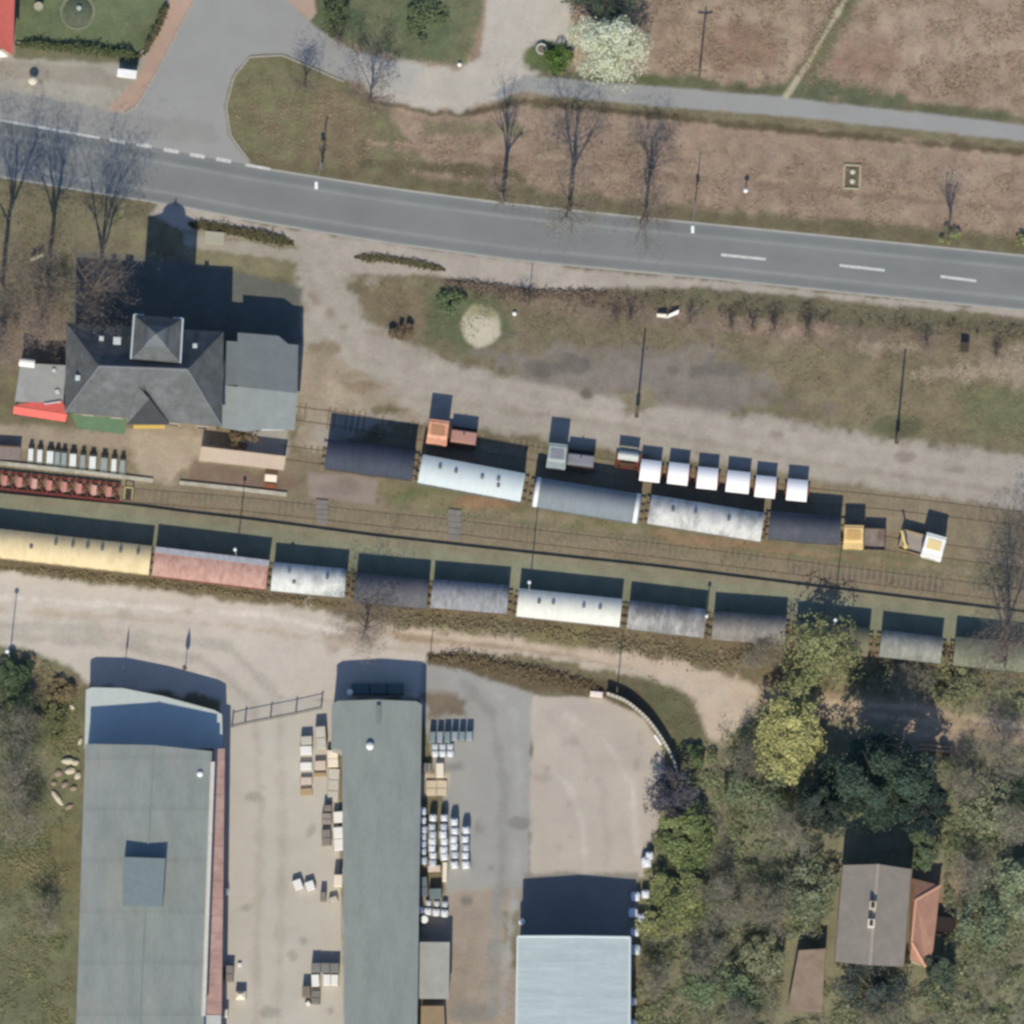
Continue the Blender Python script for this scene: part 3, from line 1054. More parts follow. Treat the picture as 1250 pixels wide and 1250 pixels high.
b_green = mk('green wagon paint', (82, 94, 84), .15, 2, .7)
b_blue = mk('blue grey wagon paint', (110, 122, 130), .15, 2, .7)

GT = None
wagon('railway_coach', 'long cream coach with small roof vents at the head of the lower train', 'railway coach', (-95, 651.5), (182.5, 683), 3.1, .65, r_cream, b_cream, 3.0,
      vents=[(-.02, -.1), (.085, .35), (.16, .35), (.225, .35), (.29, .35), (.37, .35), (.447, .35)], coach=True)
wagon('goods_wagon', 'goods wagon with faded red roof and pale edge strip, behind the cream coach', 'goods wagon', (188.5, 684.5), (325.5, 701), 3.3, .3, r_pink, b_red, 3.05,
      ridge=(.60, 1.04, .27, .07, r_strip))  # pale grey strip laid along one roof edge
wagon('goods_wagon', 'goods wagon with white roof smeared grey at one end, beside the red one', 'goods wagon', (333, 702.5), (421, 711), 2.95, .9, r_white, b_grey, 3.0, vents=[(-.28, .4), (-.2, -.35), (.25, .2)])
wagon('goods_wagon', 'dark grey roofed goods wagon standing beside the bare tree in the lower train', 'goods wagon', (434, 716), (521, 724), 2.95, .85, r_dark, b_dark, 3.1)
wagon('goods_wagon', 'weathered mid grey goods wagon between the dark one and the clean white one', 'goods wagon', (528, 723.5), (619, 731), 2.85, .9, r_grey1, b_brown, 3.0)
wagon('goods_wagon', 'goods wagon with clean bright white roof in the middle of the lower train', 'goods wagon', (633, 734.5), (757, 747.5), 3.05, .7, r_white2, b_grey, 2.95, vents=[(-.3, .1), (-.16, .15), (.14, .15), (.3, .15)])
wagon('goods_wagon', 'grey goods wagon with a bright pale roof patch, right of the clean white one', 'goods wagon', (768, 749), (860, 760), 2.85, .95, r_grey2, b_grey, 3.0)
wagon('goods_wagon', 'lichen grey goods wagon at the end of the dirt track', 'goods wagon', (871, 762.5), (958, 769), 2.9, .9, r_grey3, b_brown, 3.0)
wagon('goods_wagon', 'goods wagon with mossy roof half hidden under an olive treetop', 'goods wagon', (972, 774), (1060, 783), 2.95, .8, r_moss, b_brown, 3.0)
wagon('goods_wagon', 'goods wagon with streaked pale grey roof right of the mossy one', 'goods wagon', (1076, 784.5), (1149, 793), 2.9, .8, r_grey4, b_dark, 2.8)
wagon('goods_wagon', 'goods wagon at the right edge with dull green-grey roof under branches', 'goods wagon', (1166, 794), (1262, 804), 3.15, .5, R('dull green roof', (124, 126, 108), (104, 108, 86), .8, .6, .2), b_green, 3.0)
# upper row
wagon('goods_wagon', 'black roofed wagon at the left end of the upper siding', 'goods wagon', (399, 553), (504, 567), 3.5, .75, r_black, b_dark, 3.1)
wagon('railway_coach', 'short coach with pale blue-white roof and four vents beside the orange shunter', 'railway coach', (514, 571.5), (637.5, 594.5), 3.6, .5, r_lightblue, b_blue, 3.0, vents=[(-.32, .3), (-.16, .2), (.1, .15), (.26, .2), (.27, -.25)], coach=True)
wagon('goods_wagon', 'smooth silver grey wagon with white end bands in the upper siding', 'goods wagon', (652.5, 599), (780.5, 620), 3.1, 1.0, r_silver, b_blue, 3.1, doors=0, endboard=mk('white end band', (226, 228, 224), .06, 2))
wagon('goods_wagon', 'goods wagon with blotchy white roof beside the row of white canopies', 'goods wagon', (794, 620.5), (930, 642.5), 3.0, .9, r_patch, b_grey, 3.05, vents=[(-.3, .1), (-.1, .2), (.2, .1)])
wagon('goods_wagon', 'dark tar roofed wagon next to the yellow motor trolley', 'goods wagon', (940, 639.5), (1025, 647), 2.8, .95, r_slate, b_dark, 2.95)

ORANGE = mk('orange engine paint', (228, 168, 136), .1, 2, .5, dirt=(186, 130, 106), dirt_amt=.7, dirt_scale=1.4)
ORANGE2 = mk('brown cab roof', (178, 132, 100), .1, 2, .6)
HOODO = mk('faded pinkish hood', (178, 136, 124), .1, 2, .6)
GREYC = mk('pale grey-green engine paint', (156, 168, 166), .1, 2, .5)
GREYD = mk('grey engine paint', (132, 134, 142), .1, 2, .55)
YEL = mk('yellow trolley paint', (232, 200, 140), .12, 2, .6, dirt=(190, 158, 110), dirt_amt=.6, dirt_scale=1.5)
YELD = mk('ochre cab roof', (204, 166, 106), .1, 2, .55)
PALEY = mk('pale cream cab roof', (236, 214, 158), .06, 2, .5)
WHT = mk('bright white paint', (248, 248, 242), .06, 2, .6, dirt=(226, 224, 214), dirt_amt=.5, dirt_scale=1.2)


def shunter(name, label, cat, cab, hood, cab_h, hood_h, mats, deck=None, jib=None):
    """cab, hood: (centre map position, length along track m, width m); mats: wall, roof, hood"""
    (cx, cy), cl, cw = cab
    (hx, hy), hl, hw = hood
    C = V(cx, cy, cab_h); H = V(hx, hy, hood_h)
    d = H - C; d.z = 0
    ang = math.atan2(d.y, d.x)
    if abs(ang) > 1.6:
        ang += math.pi
    t = thing(name, label, cat, (C.x, C.y, 0), ang)
    D = d.length
    sg = 1 if (d.x > 0) else -1
    wallm, roofm, hoodm, skirt = mats
    x0, x1 = sorted((-sg * cl / 2, sg * (D + hl / 2)))
    fr = MB().box(((x0 + x1) / 2, 0, .6), (x1 - x0, 2.3, .35)).build('frame', STEEL, t)
    cabm = MB().box((0, 0, .96), (cl, cw, cab_h - 1.1)).build('cab', wallm, t)
    for s in (-1, 1):
        MB().box((s * (cl / 2 + .005), 0, cab_h - 1.25), (.03, cw * .78, .7)).build('window', GLASS, cabm)
        MB().box((0, s * (cw / 2 + .005), cab_h - 1.25), (cl * .6, .03, .7)).build('window', GLASS, cabm)
    a, b = cl / 2 + .06, cw / 2 + .06
    k = .42
    z = cab_h - .14
    # roof: flat crown with sloping sun-facing and far sides
    rf = MB().add([(-a, -b, z - .22), (a, -b, z - .22), (a, b, z - .12), (-a, b, z - .12), (-a * .94, -b + b * k * 1.7, z + .12), (a * .94, -b + b * k * 1.7, z + .12), (a * .94, b * .75, z + .12), (-a * .94, b * .75, z + .12)],
                  [(0, 1, 5, 4), (1, 2, 6, 5), (2, 3, 7, 6), (3, 0, 4, 7), (4, 5, 6, 7), (3, 2, 1, 0)]).build('roof', skirt, t)
    MB().box((0, b * .12, z + .12), (a * 1.35, b * .85, .05), 0, .02).build('roof_panel', roofm, rf)
    if hoodm:
        mb = MB().box((sg * D, 0, .96), (hl, hw, hood_h - .96), 0, .12)
        mb.build('engine_hood', hoodm, t, smooth=False)
        MB().lathe((sg * D, .25, hood_h), [(.07, -.05), (.07, .4), (.09, .4)], 8).build('exhaust', STEEL, t)
    if deck:
        dm, wm = deck
        MB().box((sg * D, 0, .96), (hl, hw, .1)).build('load_deck', dm, t)
        mb = MB()
        for s in (-1, 1):
            mb.box((sg * D, s * (hw / 2 - .04), 1.06), (hl, .06, .35))
        mb.box((sg * (D + hl / 2 - .04), 0, 1.06), (.06, hw - .2, .35))
        mb.build('deck_sides', wm, t)
    if jib:
        jm, pts, r = jib
        mb = MB()
        for p, q in zip(pts, pts[1:]):
            mb.tube(p, q, r, r * .8, 6)
        mb.lathe((pts[0][0], pts[0][1], 1.06), [(.3, 0), (.3, .25), (.2, .5)], 10)
        mb.build('crane_jib', jm, t)
    wheels(t, (x0 + .8, x1 - .8), .4)
    return t


shunter('shunting_engine', 'small orange shunting engine with tall cab and pinkish hood', 'locomotive', ((534.5, 527), 2.15, 2.6), ((566, 533), 2.8, 1.35), 3.6, 2.2, (ORANGE, ORANGE2, HOODO, ORANGE))
shunter('shunting_engine', 'small pale grey shunting engine beside the silver wagon', 'locomotive', ((680, 556), 2.0, 2.6), ((709, 561), 2.9, 1.2), 3.6, 2.3, (GREYC, GREYD, GREYD, GREYC))
shunter('motor_trolley', 'yellow motor trolley with ochre cab and empty grey deck', 'rail trolley', ((1042, 655), 2.1, 2.5), ((1068, 658), 2.3, 2.4), 3.0, 1.2, (YEL, YELD, None, YEL),
        deck=(mk('grey deck boards', (140, 130, 122), .2, 1.5, dirt=(100, 76, 66), dirt_amt=.8), STEEL))
shunter('motor_trolley', 'white cabbed motor trolley with small yellow crane jib on its deck', 'rail trolley', ((1140, 667), 2.2, 2.6), ((1113, 662), 2.6, 2.3), 3.2, 1.2, (WHT, PALEY, None, WHT),
        deck=(mk('pale deck', (158, 150, 142), .15, 1.5), mk('ochre deck sides', (176, 150, 104), .15, 2)),
        jib=(mk('yellow jib', (232, 206, 130), .08, 2), [(-3.0, -.6, 1.1), (-3.0, -.6, 2.1), (-3.9, .8, 2.7)], .13))

# canopied trolleys
CANO = mk('white canopy', (252, 252, 250), .03, 2, .6)
CANG = mk('greyish canopy', (196, 200, 196), .08, 2, .6)
TRED = mk('dark red trolley frame', (112, 60, 46), .2, 3, .7)
BENCH = mk('brown bench', (88, 70, 56), .2, 3, .8)
cy_ = [(766.5, 561, 'leftmost white-canopied rail trolley, its greyish canopy rolled narrow'),
       (794, 574.5, 'second white-canopied rail trolley from the left of the siding row'),
       (828, 578, 'third white-canopied rail trolley from the left, above the blotchy white wagon'),
       (863.5, 583.5, 'fourth of the seven canopied rail trolleys, in the middle of the row'),
       (901, 588, 'fifth canopied rail trolley from the left, with the widest white canopy'),
       (934.5, 594, 'sixth canopied rail trolley from the left, above the coupling of two wagons'),
       (973, 598, 'rightmost white-canopied rail trolley, standing apart at the end of the row')]
for i, (px, py, lb) in enumerate(cy_):
    h = 2.15
    x, y = P(px, py, h)
    t = thing('canopied_trolley', lb, 'rail trolley', (x, y, 0), -.11 + rnd.uniform(-.03, .03), 'white-canopied trolleys on the siding')
    wx = 2.55 if i == 4 else 2.25
    dy = 2.4 if i else 1.05
    prof = [(yy + (0 if i else .45), zz) for yy, zz in arch(dy, 1.85, .5, 10, .03)]
    MB().extrude_x(prof, -wx / 2, wx / 2, 2).build('canopy', CANO if i else CANG, t, smooth='auto')
    mb = MB()
    for sx in (-1, 1):
        for sy in (-1, 1):
            mb.tube((sx * (wx / 2 - .12), sy * .85 + (0 if i else .1), .5), (sx * (wx / 2 - .12), sy * (.85 if i else .3) + (0 if i else .35), 2.0), .025, .025, 5)
    split_build(mb, 'canopy_post', STEEL, t)
    mb = MB().box((0, 0, .42), (2.7, 1.5, .1))
    mb.box((0, .8, .35), (2.8, .1, .2)).box((0, -.8, .35), (2.8, .1, .2))
    mb.build('deck', TRED, t)
    for s in (-1, 1):
        mb = MB().box((0, s * .45, .525), (1.6, .4, .32)).box((0, s * .28, .85), (1.6, .06, .4))
        mb.build('bench', BENCH, t)
    wheels(t, (-.9, .9), .26)

# red pedal trolleys on the platform track
PINK = mk('faded red seat', (202, 142, 136), .12, 3, .7)
PINK2 = mk('pale pink seat', (214, 170, 160), .1, 3, .7)
REDF = mk('red trolley frame', (128, 62, 56), .18, 3, .65)
labs = ['red pedal trolley cut by the left edge of the picture', 'first whole red pedal trolley from the left of the coupled row', 'second whole red pedal trolley from the left of the coupled row',
        'third whole red pedal trolley from the left, with a paler pink seat', 'fourth whole red pedal trolley from the left of the coupled row', 'fifth whole red pedal trolley from the left of the coupled row',
        'sixth whole red pedal trolley from the left of the coupled row', 'seventh whole red pedal trolley from the left, second from its right end', 'last red pedal trolley, next to the pale yellow frame']
for i in range(9):
    px = -8 + i * 18.2
    py = 586 + px * .107
    x, y = P(px, py, .6)
    lb = labs[i]
    t = thing('pedal_trolley', lb, 'rail trolley', (x, y, 0), -.107, 'red pedal trolleys coupled on the platform track')
    mb = MB()
    for s in (-1, 1):
        mb.box((0, s * .95, .3), (1.64, .16, .18))
        mb.box((s * .55, 0, .3), (.1, 1.75, .16))
    mb.tube((-.75, -.85, .55), (.75, .85, .55), .07, .07, 5).tube((-.75, .85, .55), (.75, -.85, .55), .07, .07, 5)
    mb.build('frame', REDF, t)
    sm = PINK2 if i in (3, 7) else PINK
    MB().box((-.38, 0, .62), (.5, 1.1, .08), 0, .03).build('seat', sm, t)
    MB().box((-.66, 0, .72), (.08, 1.1, .45)).build('backrest', sm, t)
    for s in (-1, 1):
        MB().tube((.1, s * .55, .5), (.35, s * .55, 1.0), .035, .03, 5).tube((.35, s * .55 - .3, 1.0), (.35, s * .55 + .3, 1.0), .03, .03, 5).build('handlebar', STEEL, t)
    wheels(t, (-.5, .5), .2)
YF = mk('pale yellow frame', (206, 196, 142), .08, 3, .6)
x, y = P(157, 602, .6)
t = thing('luggage_frame', 'small pale yellow hooped frame at the end of the red trolley row', 'frame', (x, y, 0), -.1)
mb = MB()
for sx in (-.42, .42):
    mb.tube((sx, -.6, .15), (sx, -.6, .9), .06, .06, 6).tube((sx, -.6, .9), (sx, .6, .9), .07, .07, 6).tube((sx, .6, .9), (sx, .6, .15), .06, .06, 6)
mb.tube((-.42, .6, .9), (.42, .6, .9), .07, .07, 6)
mb.build('hoops', YF, t)
MB().box((0, 0, .1), (1.1, 1.4, .08)).build('base', STEEL, t)

# row of carts on the platform
CW = mk('white cart top', (228, 232, 230), .06, 3, .6)
CG = mk('grey cart top', (152, 162, 160), .1, 3, .6)
CGD = mk('teal grey cart frame', (104, 116, 112), .14, 3, .7)
ords = ['first', 'second', 'third', 'fourth', 'fifth', 'sixth', 'seventh', 'eighth', 'ninth', 'tenth', 'last']
xs_ = [37.5, 48.5, 61, 70, 78, 89, 101, 113, 127, 139, 149.5]
wh = [1, 1, 1, 0, 0, 1, 0, 1, 0, 1, 0]
for i, px in enumerate(xs_):
    py = 555 + (px - 37) * .125
    x, y = P(px, py, .75)
    t = thing('platform_cart', '%s narrow %s topped cart from the left in the striped platform row' % (ords[i], 'white' if wh[i] else 'grey'), 'cart', (x, y, 0), -.05, 'carts parked in a row on the platform')
    w_ = .72 if px in (61, 89, 113, 127) else .55
    MB().box((0, 0, .72), (w_, 1.35, .06), 0, .02).build('top', CW if wh[i] else CG, t)
    mb = MB().box((0, 0, .3), (w_ + .14, 1.7, .08))
    for sy in (-.72, .72):
        mb.tube((0, sy, .3), (0, sy, .78), .04, .04, 5)
    mb.build('frame', CGD, t)
    MB().box((0, .86, .35), (w_ * .8, .08, .62)).build('backrest', mk('dark backrest', (80, 74, 64), .1, 3), t)
    for sx in (-.25, .25):
        for sy in (-.6, .6):
            MB().disc((sx, sy, .15), .15, .06, 'x', 10).build('wheel', TYRE, t)
x, y = P(6, 552, 1)
t = thing('flat_cart', 'brownish flat cart with grey board at the far left of the platform', 'cart', (x, y, 0), -.06)
MB().box((0, 0, .5), (3.4, 1.5, .12), 0, .03).build('deck', mk('mauve grey boards', (140, 128, 124), .15, 2), t)
MB().box((0, .7, .62), (3.4, .1, .7)).build('side_board', mk('brown side board', (88, 72, 56), .15, 2), t)
wheels(t, (-1, 1), .22)
# ------------------------------------------------------------------ buildings
def walls(t, poly_px, hroof, z1, mat, name='wall', inset=.25, openings=True):
    """walls below a roof whose outline is seen at poly_px (height hroof)"""
    w = [P(*p, hroof) for p in poly_px]
    cx = sum(a for a, b in w) / len(w); cy = sum(b for a, b in w) / len(w)
    ins = []
    for x, y in w:
        l = math.hypot(x - cx, y - cy)
        ins.append((cx + (x - cx) * (1 - inset / l * 1.2), cy + (y - cy) * (1 - inset / l * 1.2)))
    mb = MB().prism(ins, 0, z1)
    o = mb.build(name, mat, t, off=t.location)
    return o, ins


def wall_windows(t, ins, z0, wd, ht, step, glass, frame, parent=None):
    n = len(ins)
    for i in range(n):
        A, B = Vector(ins[i]), Vector(ins[(i + 1) % n])
        d = B - A
        L = d.length
        k = int((L - 1) // step)
        for j in range(k):
            c = A + d * ((j + .5) / k)
            ang = math.atan2(d.y, d.x)
            f = MB().box((c.x, c.y, z0 - .06), (wd + .14, .1, ht + .12), ang).build('window', frame, t, off=t.location)
            MB().box((c.x, c.y, z0), (wd, .14, ht), ang).build('pane', glass, f, off=t.location)


def roof_panels(name, mat, t, faces, th=.14):
    mb = MB()
    for f in faces:
        mb.slab(f, th)
    return mb.build(name, mat, t, off=t.location)


def bnd(label, name, cat, px, py, rz=0):
    x, y = P(px, py)
    return thing(name, label, cat, (x, y, 0), rz)


BRICKW = mk('old brick wall', (150, 96, 78), .2, 3, .9)
PLASTER = mk('plaster wall', (196, 186, 166), .1, 1, .9)
CONCW = mk('grey rendered wall', (168, 166, 158), .1, 1, .9)
FRAME = mk('window frame paint', (220, 218, 208), .05, 2, .6)
GUTTER = mk('zinc gutter', (196, 206, 210), .08, 3, .5)
SLATE = mk('slate roof', (95, 98, 98), .16, 1.2, .75, dirt=(126, 128, 130), dirt_amt=.6, dirt_scale=.5, waves=('Y', .35, .12))
SLATED = mk('dark slate', (66, 69, 72), .14, 1.2, .8, waves=('Y', .35, .12))
GREYR = mk('grey sheet roof', (138, 145, 144), .07, .8, .7, dirt=(118, 124, 126), dirt_amt=.35, waves=('X', 1.1, .07))

# station building -----------------------------------------------------------
t = bnd('slate-roofed station building with a square tower and grey side wing by the rails', 'station_building', 'building', 178, 465)
main = [(81, 394), (273, 405), (271, 521), (79, 503)]
eh, rh = 8.6, 13.2
_, ins = walls(t, main, eh, eh - .1, mk('brown station render', (150, 134, 114), .12, 1.5, .9), inset=.75)
wall_windows(t, ins, 1.2, 1.1, 1.9, 2.6, GLASS, FRAME)
wall_windows(t, ins, 5.1, 1.0, 1.7, 2.6, GLASS, FRAME)
E_ = [V(*p, eh) for p in main]
rw, re = V(121, 447, rh), V(229, 451, rh)
rf = roof_panels('roof', SLATE, t, [[E_[3], E_[2], re, rw], [E_[2], E_[1], re], [E_[1], E_[0], rw, re], [E_[0], E_[3], rw]], .2)
MB().tube(rw, re, .12, .12, 6).tube(E_[2], re, .07, .07, 5).tube(E_[3], rw, .07, .07, 5).build('ridge_tiles', mk('ridge tiles', (128, 132, 136), .1, 3), rf, off=t.location)
# south cross gable
g0, g1, ga = V(155, 517.5, 8.55), V(208, 518.5, 8.55), V(182, 487, 11.3)
gr = V(170, 466, 11.7)
gm = mk('cross gable slate', (100, 103, 103), .16, 1.2, .75, dirt=(132, 134, 136), dirt_amt=.6, dirt_scale=.5, waves=('Y', .35, .1))
roof_panels('roof', SLATED, t, [[g0, g1, ga]], .15)
roof_panels('roof', gm, t, [[V(168, 470, 11.6), g0, ga], [V(172, 466, 11.72), ga, g1]], .12)
a = V(163, 517, 8.2); b = V(201, 519, 8.2)
MB().box(((a.x + b.x) / 2, a.y - .35, 7.9), ((b - a).length, .35, .35)).build('sign_board', mk('yellow sign board', (222, 186, 96), .06, 3), t, off=t.location)
for px, py, m_, s_ in ((143, 416, GUTTER, .85), (124, 413, GUTTER, .5), (104, 433, mk('lead flashing', (120, 130, 138), .1, 3), .7), (95, 461, GUTTER, .55), (238, 422, GUTTER, .5)):
    h_ = 10.6
    x, y = P(px, py, h_)
    MB().box((x, y, h_ - 1.2), (s_, s_, 1.5), -.05, .06).build('chimney' if s_ > .8 else 'roof_light', m_, rf, off=t.location)
# tower
tw = [(164, 384), (223, 389), (220, 443), (160, 438)]
te = 12.9
_, tins = walls(t, tw, te, te - .1, mk('tower timber wall', (146, 124, 104), .15, 2), 'tower_wall', .4)
T_ = [V(*p, te) for p in tw]
cx = sum((p.x for p in T_)) / 4; cy = sum((p.y for p in T_)) / 4
ap = Vector((cx, cy, te + 3.1))
k = .52
M_ = [p.lerp(ap, k) for p in T_]
for p in M_: p.z = te + 1.9
tr = roof_panels('tower_roof', SLATE, t, [[T_[i], T_[(i + 1) % 4], M_[(i + 1) % 4], M_[i]] for i in (0, 1, 2, 3)] + [[M_[i], M_[(i + 1) % 4], ap] for i in range(4)], .1)
mb = MB()
for i, j in ((0, 3), (1, 2)):
    mb.tube(T_[i], T_[j], .13, .13, 6)
for i, j in ((0, 1), (1, 0)):
    mb.tube(T_[i], T_[i].lerp(T_[j], .2), .11, .11, 6)
split_build(mb, 'gutter', GUTTER, tr, t.location)
prof = [(.50, 1.7), (.44, 2.6), (.33, 3.3), (.17, 3.9), (.05, 4.3), (.02, 4.9)]
vs, fs = [], []
for q_, z_ in prof:
    for p in T_:
        c_ = ap.lerp(p, q_); vs.append((c_.x, c_.y, te + z_))
for i in range(len(prof) - 1):
    for j in range(4):
        fs.append((4 * i + j, 4 * i + (j + 1) % 4, 4 * i + 4 + (j + 1) % 4, 4 * i + 4 + j))
fs += [(3, 2, 1, 0), tuple(range(len(vs) - 4, len(vs)))]
MB().add(vs, fs).build('tower_cap', mk('tower cap slate', (112, 118, 122), .1, 1.5, .75), tr, off=t.location)
# side wing
wing = [(275, 418), (290, 418), (290, 406), (340, 410), (352, 420), (364, 421), (360, 525), (269, 522)]
_, wi = walls(t, wing, 5.1, 4.6, mk('beige wing render', (158, 148, 132), .1, 1, .9), 'wing_wall', .5)
wall_windows(t, wi, 1.3, 1.1, 1.5, 3.0, GLASS, FRAME)
wr = 5.95
A1, A2 = V(272, 470, wr), V(363, 480, wr)
wn = mk('wing roof north shaded', (122, 129, 130), .07, .8, .7, waves=('X', 1.1, .06))  # darker copy of the wing sheeting, north-side shade put into the colour


def wv(px, py):
    yr = 470 + (px - 272) * .11
    return V(px, py, wr - (yr - py) * .0145 if py < yr else wr - (py - yr) * .0165)


roof_panels('wing_roof', wn, t, [[A1, wv(276, 416), wv(290, 417), wv(290, 470)], [wv(290, 471.98), wv(290, 406), wv(340, 410), wv(340, 477.48)], [wv(340, 477.48), wv(340, 410), wv(352, 420), wv(364, 421), A2]], .12)
roof_panels('wing_roof', GREYR, t, [[wv(269, 522), wv(300, 527), wv(300, 473.1), A1], [wv(300, 527), wv(322, 524), wv(360, 525), A2, wv(300, 473.1)]], .12)
a, b = V(319, 524, 4.9), V(346, 524, 4.9)
MB().tube(a, b, .12, .12, 6).build('gutter', GUTTER, t, off=t.location)

# canopies next to the station
t = bnd('flat pale grey canopy against the west end of the station', 'flat_canopy', 'canopy', 48, 470)
cv = [(25, 443), (81, 446), (77, 492), (18, 490)]
roof_panels('roof', mk('pale flat roof', (158, 160, 158), .08, .8, .8, dirt=(132, 130, 124), dirt_amt=.4), t, [[V(*p, 3.2) for p in cv]], .2)
mb = MB()
for p in cv:
    q = V(p[0] * .92 + 48 * .08, p[1] * .92 + 468 * .08, 3.1); mb.tube((q.x, q.y, 0), q, .08, .08, 6)
split_build(mb, 'post', STEEL, t, t.location)
for px, py, s_ in ((66, 452, .4), (70, 478, .45)):
    q = V(px, py, 3.2); MB().box((q.x, q.y, 3.2), (s_, s_, .25), .3, .04).build('roof_vent', GUTTER, t, off=t.location)
q = V(33, 443, 3.2)
t = thing('white_boat_cover', 'glossy white rounded cover lying on the north edge of the flat canopy', 'cover', (q.x, q.y, 3.2), -.12)
MB().extrude_x([(math.cos(a) * .45, max(0, math.sin(a)) * .35) for a in [i * math.pi / 8 for i in range(9)]], -.85, .85, 3).build('cover', WHT, t, smooth='auto')
t = bnd('red canvas awning along the south edge of the flat grey canopy', 'awning', 'awning', 50, 500)
RC = mk('red canvas', (238, 112, 104), .06, 1.5, .8, waves=('X', .9, .08))
RCD = mk('shaded red canvas', (186, 84, 78), .08, 1.5, .8)
roof_panels('canvas', RC, t, [[V(17, 496, 2.7), V(16, 505, 2.15), V(80, 515, 2.15), V(82, 506, 2.7)]], .04)
roof_panels('canvas_upper', RCD, t, [[V(40, 490.5, 3.05), V(18, 495, 2.72), V(82, 505, 2.72), V(76, 489, 3.3)]], .04)
q0, q1 = V(54, 493, 3.35), V(74, 490, 3.4)
MB().tube(q0, q1, .09, .09, 6).build('roller', GUTTER, t, off=t.location)
mb = MB()
for p in ((18, 505), (80, 514)):
    q = V(*p, 2.1); mb.tube((q.x, q.y, 0), q, .04, .04, 6)
split_build(mb, 'pole', STEEL, t, t.location)
t = bnd('low green lean-to roof on the south side of the station', 'lean_to', 'lean-to', 125, 515)
roof_panels('roof', mk('green felt roof', (90, 116, 88), .12, 1.2, .85), t, [[V(86, 505, 3.0), V(95, 523, 2.3), V(152, 530, 2.3), V(154, 512, 3.0)]], .12)
mb = MB()
for p in ((97, 521), (124, 524), (150, 527)):
    q = V(*p, 2.2); mb.tube((q.x, q.y, 0), q, .07, .07, 6)
split_build(mb, 'post', mk('timber posts', (110, 90, 66), .1, 3), t, t.location)
t = bnd('beige shelter roof on the platform in front of the station', 'platform_shelter', 'shelter', 295, 565)
roof_panels('roof', mk('beige shelter roof', (192, 174, 155), .06, .8, .8), t, [[V(246, 545, 2.2), V(243, 562, 1.8), V(346, 574, 1.8), V(349, 557, 2.2)]], .1)
mb = MB()
for p in ((247, 560), (295, 565), (344, 571)):
    q = V(*p, 1.75); mb.tube((q.x, q.y, 0), q, .06, .06, 6)
split_build(mb, 'post', mk('timber posts', (110, 90, 66), .1, 3), t, t.location)
x, y = P(331, 580, .9)
t = thing('stall_box', 'small brown hut with a cream awning on the platform edge', 'stall', (x, y, 0), -.1)
MB().box((0, .55, 0), (1.3, 1.1, 1.5), 0, .05).build('hut', mk('dark brown hut', (96, 74, 60), .15, 2), t)
MB().slab([(-.65, -.75, 1.0), (.65, -.75, 1.0), (.65, 0, 1.3), (-.65, 0, 1.3)], .05).build('awning', mk('cream awning', (226, 214, 192), .05, 2), t)
MB().box((0, -1.1, 0), (1.2, .5, .7), 0, .04).build('bench', mk('rust bench', (140, 86, 62), .15, 2), t)

# big halls --------------------------------------------------------------------
HALL = mk('grey-green sheet roof', (135, 142, 138), .11, .35, .75, dirt=(156, 153, 146), dirt_amt=.5, dirt_scale=.16, waves=('Y', 5.6, .10), stretch=(1.6, .5, 1))
HALL2 = mk('grey sheet hall roof', (136, 143, 138), .11, .4, .75, dirt=(132, 140, 138), dirt_amt=.5, dirt_scale=.2, stretch=(1.5, .5, 1))
ANX = mk('pale annex roof', (186, 194, 190), .05, .8, .6, waves=('X', 1.0, .05))
t = bnd('long grey-roofed hall with lower pale annex and brick-red lean-to', 'industrial_hall', 'hall', 180, 1060)
hm = [(104, 908), (259, 917), (246, 1340), (90, 1340)]
he = 8.6
_, hi = walls(t, hm, he, he - .05, CONCW, inset=.2)
wall_windows(t, hi, 4.5, 2.2, 1.6, 5.0, GLASS, FRAME)
N_, S_ = V(187, 909.5, he + .75), V(166, 1340, he + .75)
roof_panels('roof', HALL, t, [[V(*hm[0], he), N_, S_, V(*hm[3], he)], [N_, V(*hm[1], he), V(*hm[2], he), S_]], .25)
MB().tube(N_, S_, .12, .12, 5).build('ridge_cap', HALL2, t, off=t.location)
an = [(105, 842), (112, 839), (150, 840), (200, 850), (262, 867), (271, 872), (272, 914), (103, 914)]
ah = 3.9
_, ai = walls(t, an, ah, ah - .05, CONCW, 'annex_wall', .15)
roof_panels('annex_roof', ANX, t, [[V(*p, ah) for p in an]], .2)
REDT = mk('brick red lean-to sheets', (172, 140, 132), .16, .8, .8, dirt=(196, 170, 160), dirt_amt=.7, dirt_scale=.45, waves=('Y', 1.9, .25))
lh = 5.6
ln_ = [(260.5, 914), (274, 914), (270, 1238), (248, 1238)]
_, li = walls(t, ln_, lh, lh - .3, BRICKW, 'lean_to_wall', .1)
roof_panels('lean_to_roof', REDT, t, [[V(261, 914, lh + .35), V(274.5, 914, lh - .1), V(270.5, 1238, lh - .1), V(248, 1238, lh + .35)]], .15)
roof_panels('lean_to_roof', mk('pale end sheet', (190, 194, 190), .05, 1), t, [[V(248, 1239, lh + .3), V(270, 1239, lh - .1), V(269, 1330, lh - .1), V(246, 1330, lh + .3)]], .15)
MB().tube(V(259.8, 930, he), V(248.5, 1240, he), .26, .26, 6).build('gutter', mk('pale gutter', (212, 208, 196), .1, 2), t, off=t.location)
bx = [(151, 1046), (202, 1048), (198, 1106), (149, 1105)]
bh = he + 2.6
w = [P(*p, bh) for p in bx]
mb = MB(); mb.prism(w, he + .2, bh)
rb = mb.build('roof_light', mk('lantern sides', (120, 132, 134), .08, 2), t, off=t.location)
n0, s0 = V(176, 1045, bh + .28), V(173, 1108, bh + .28)
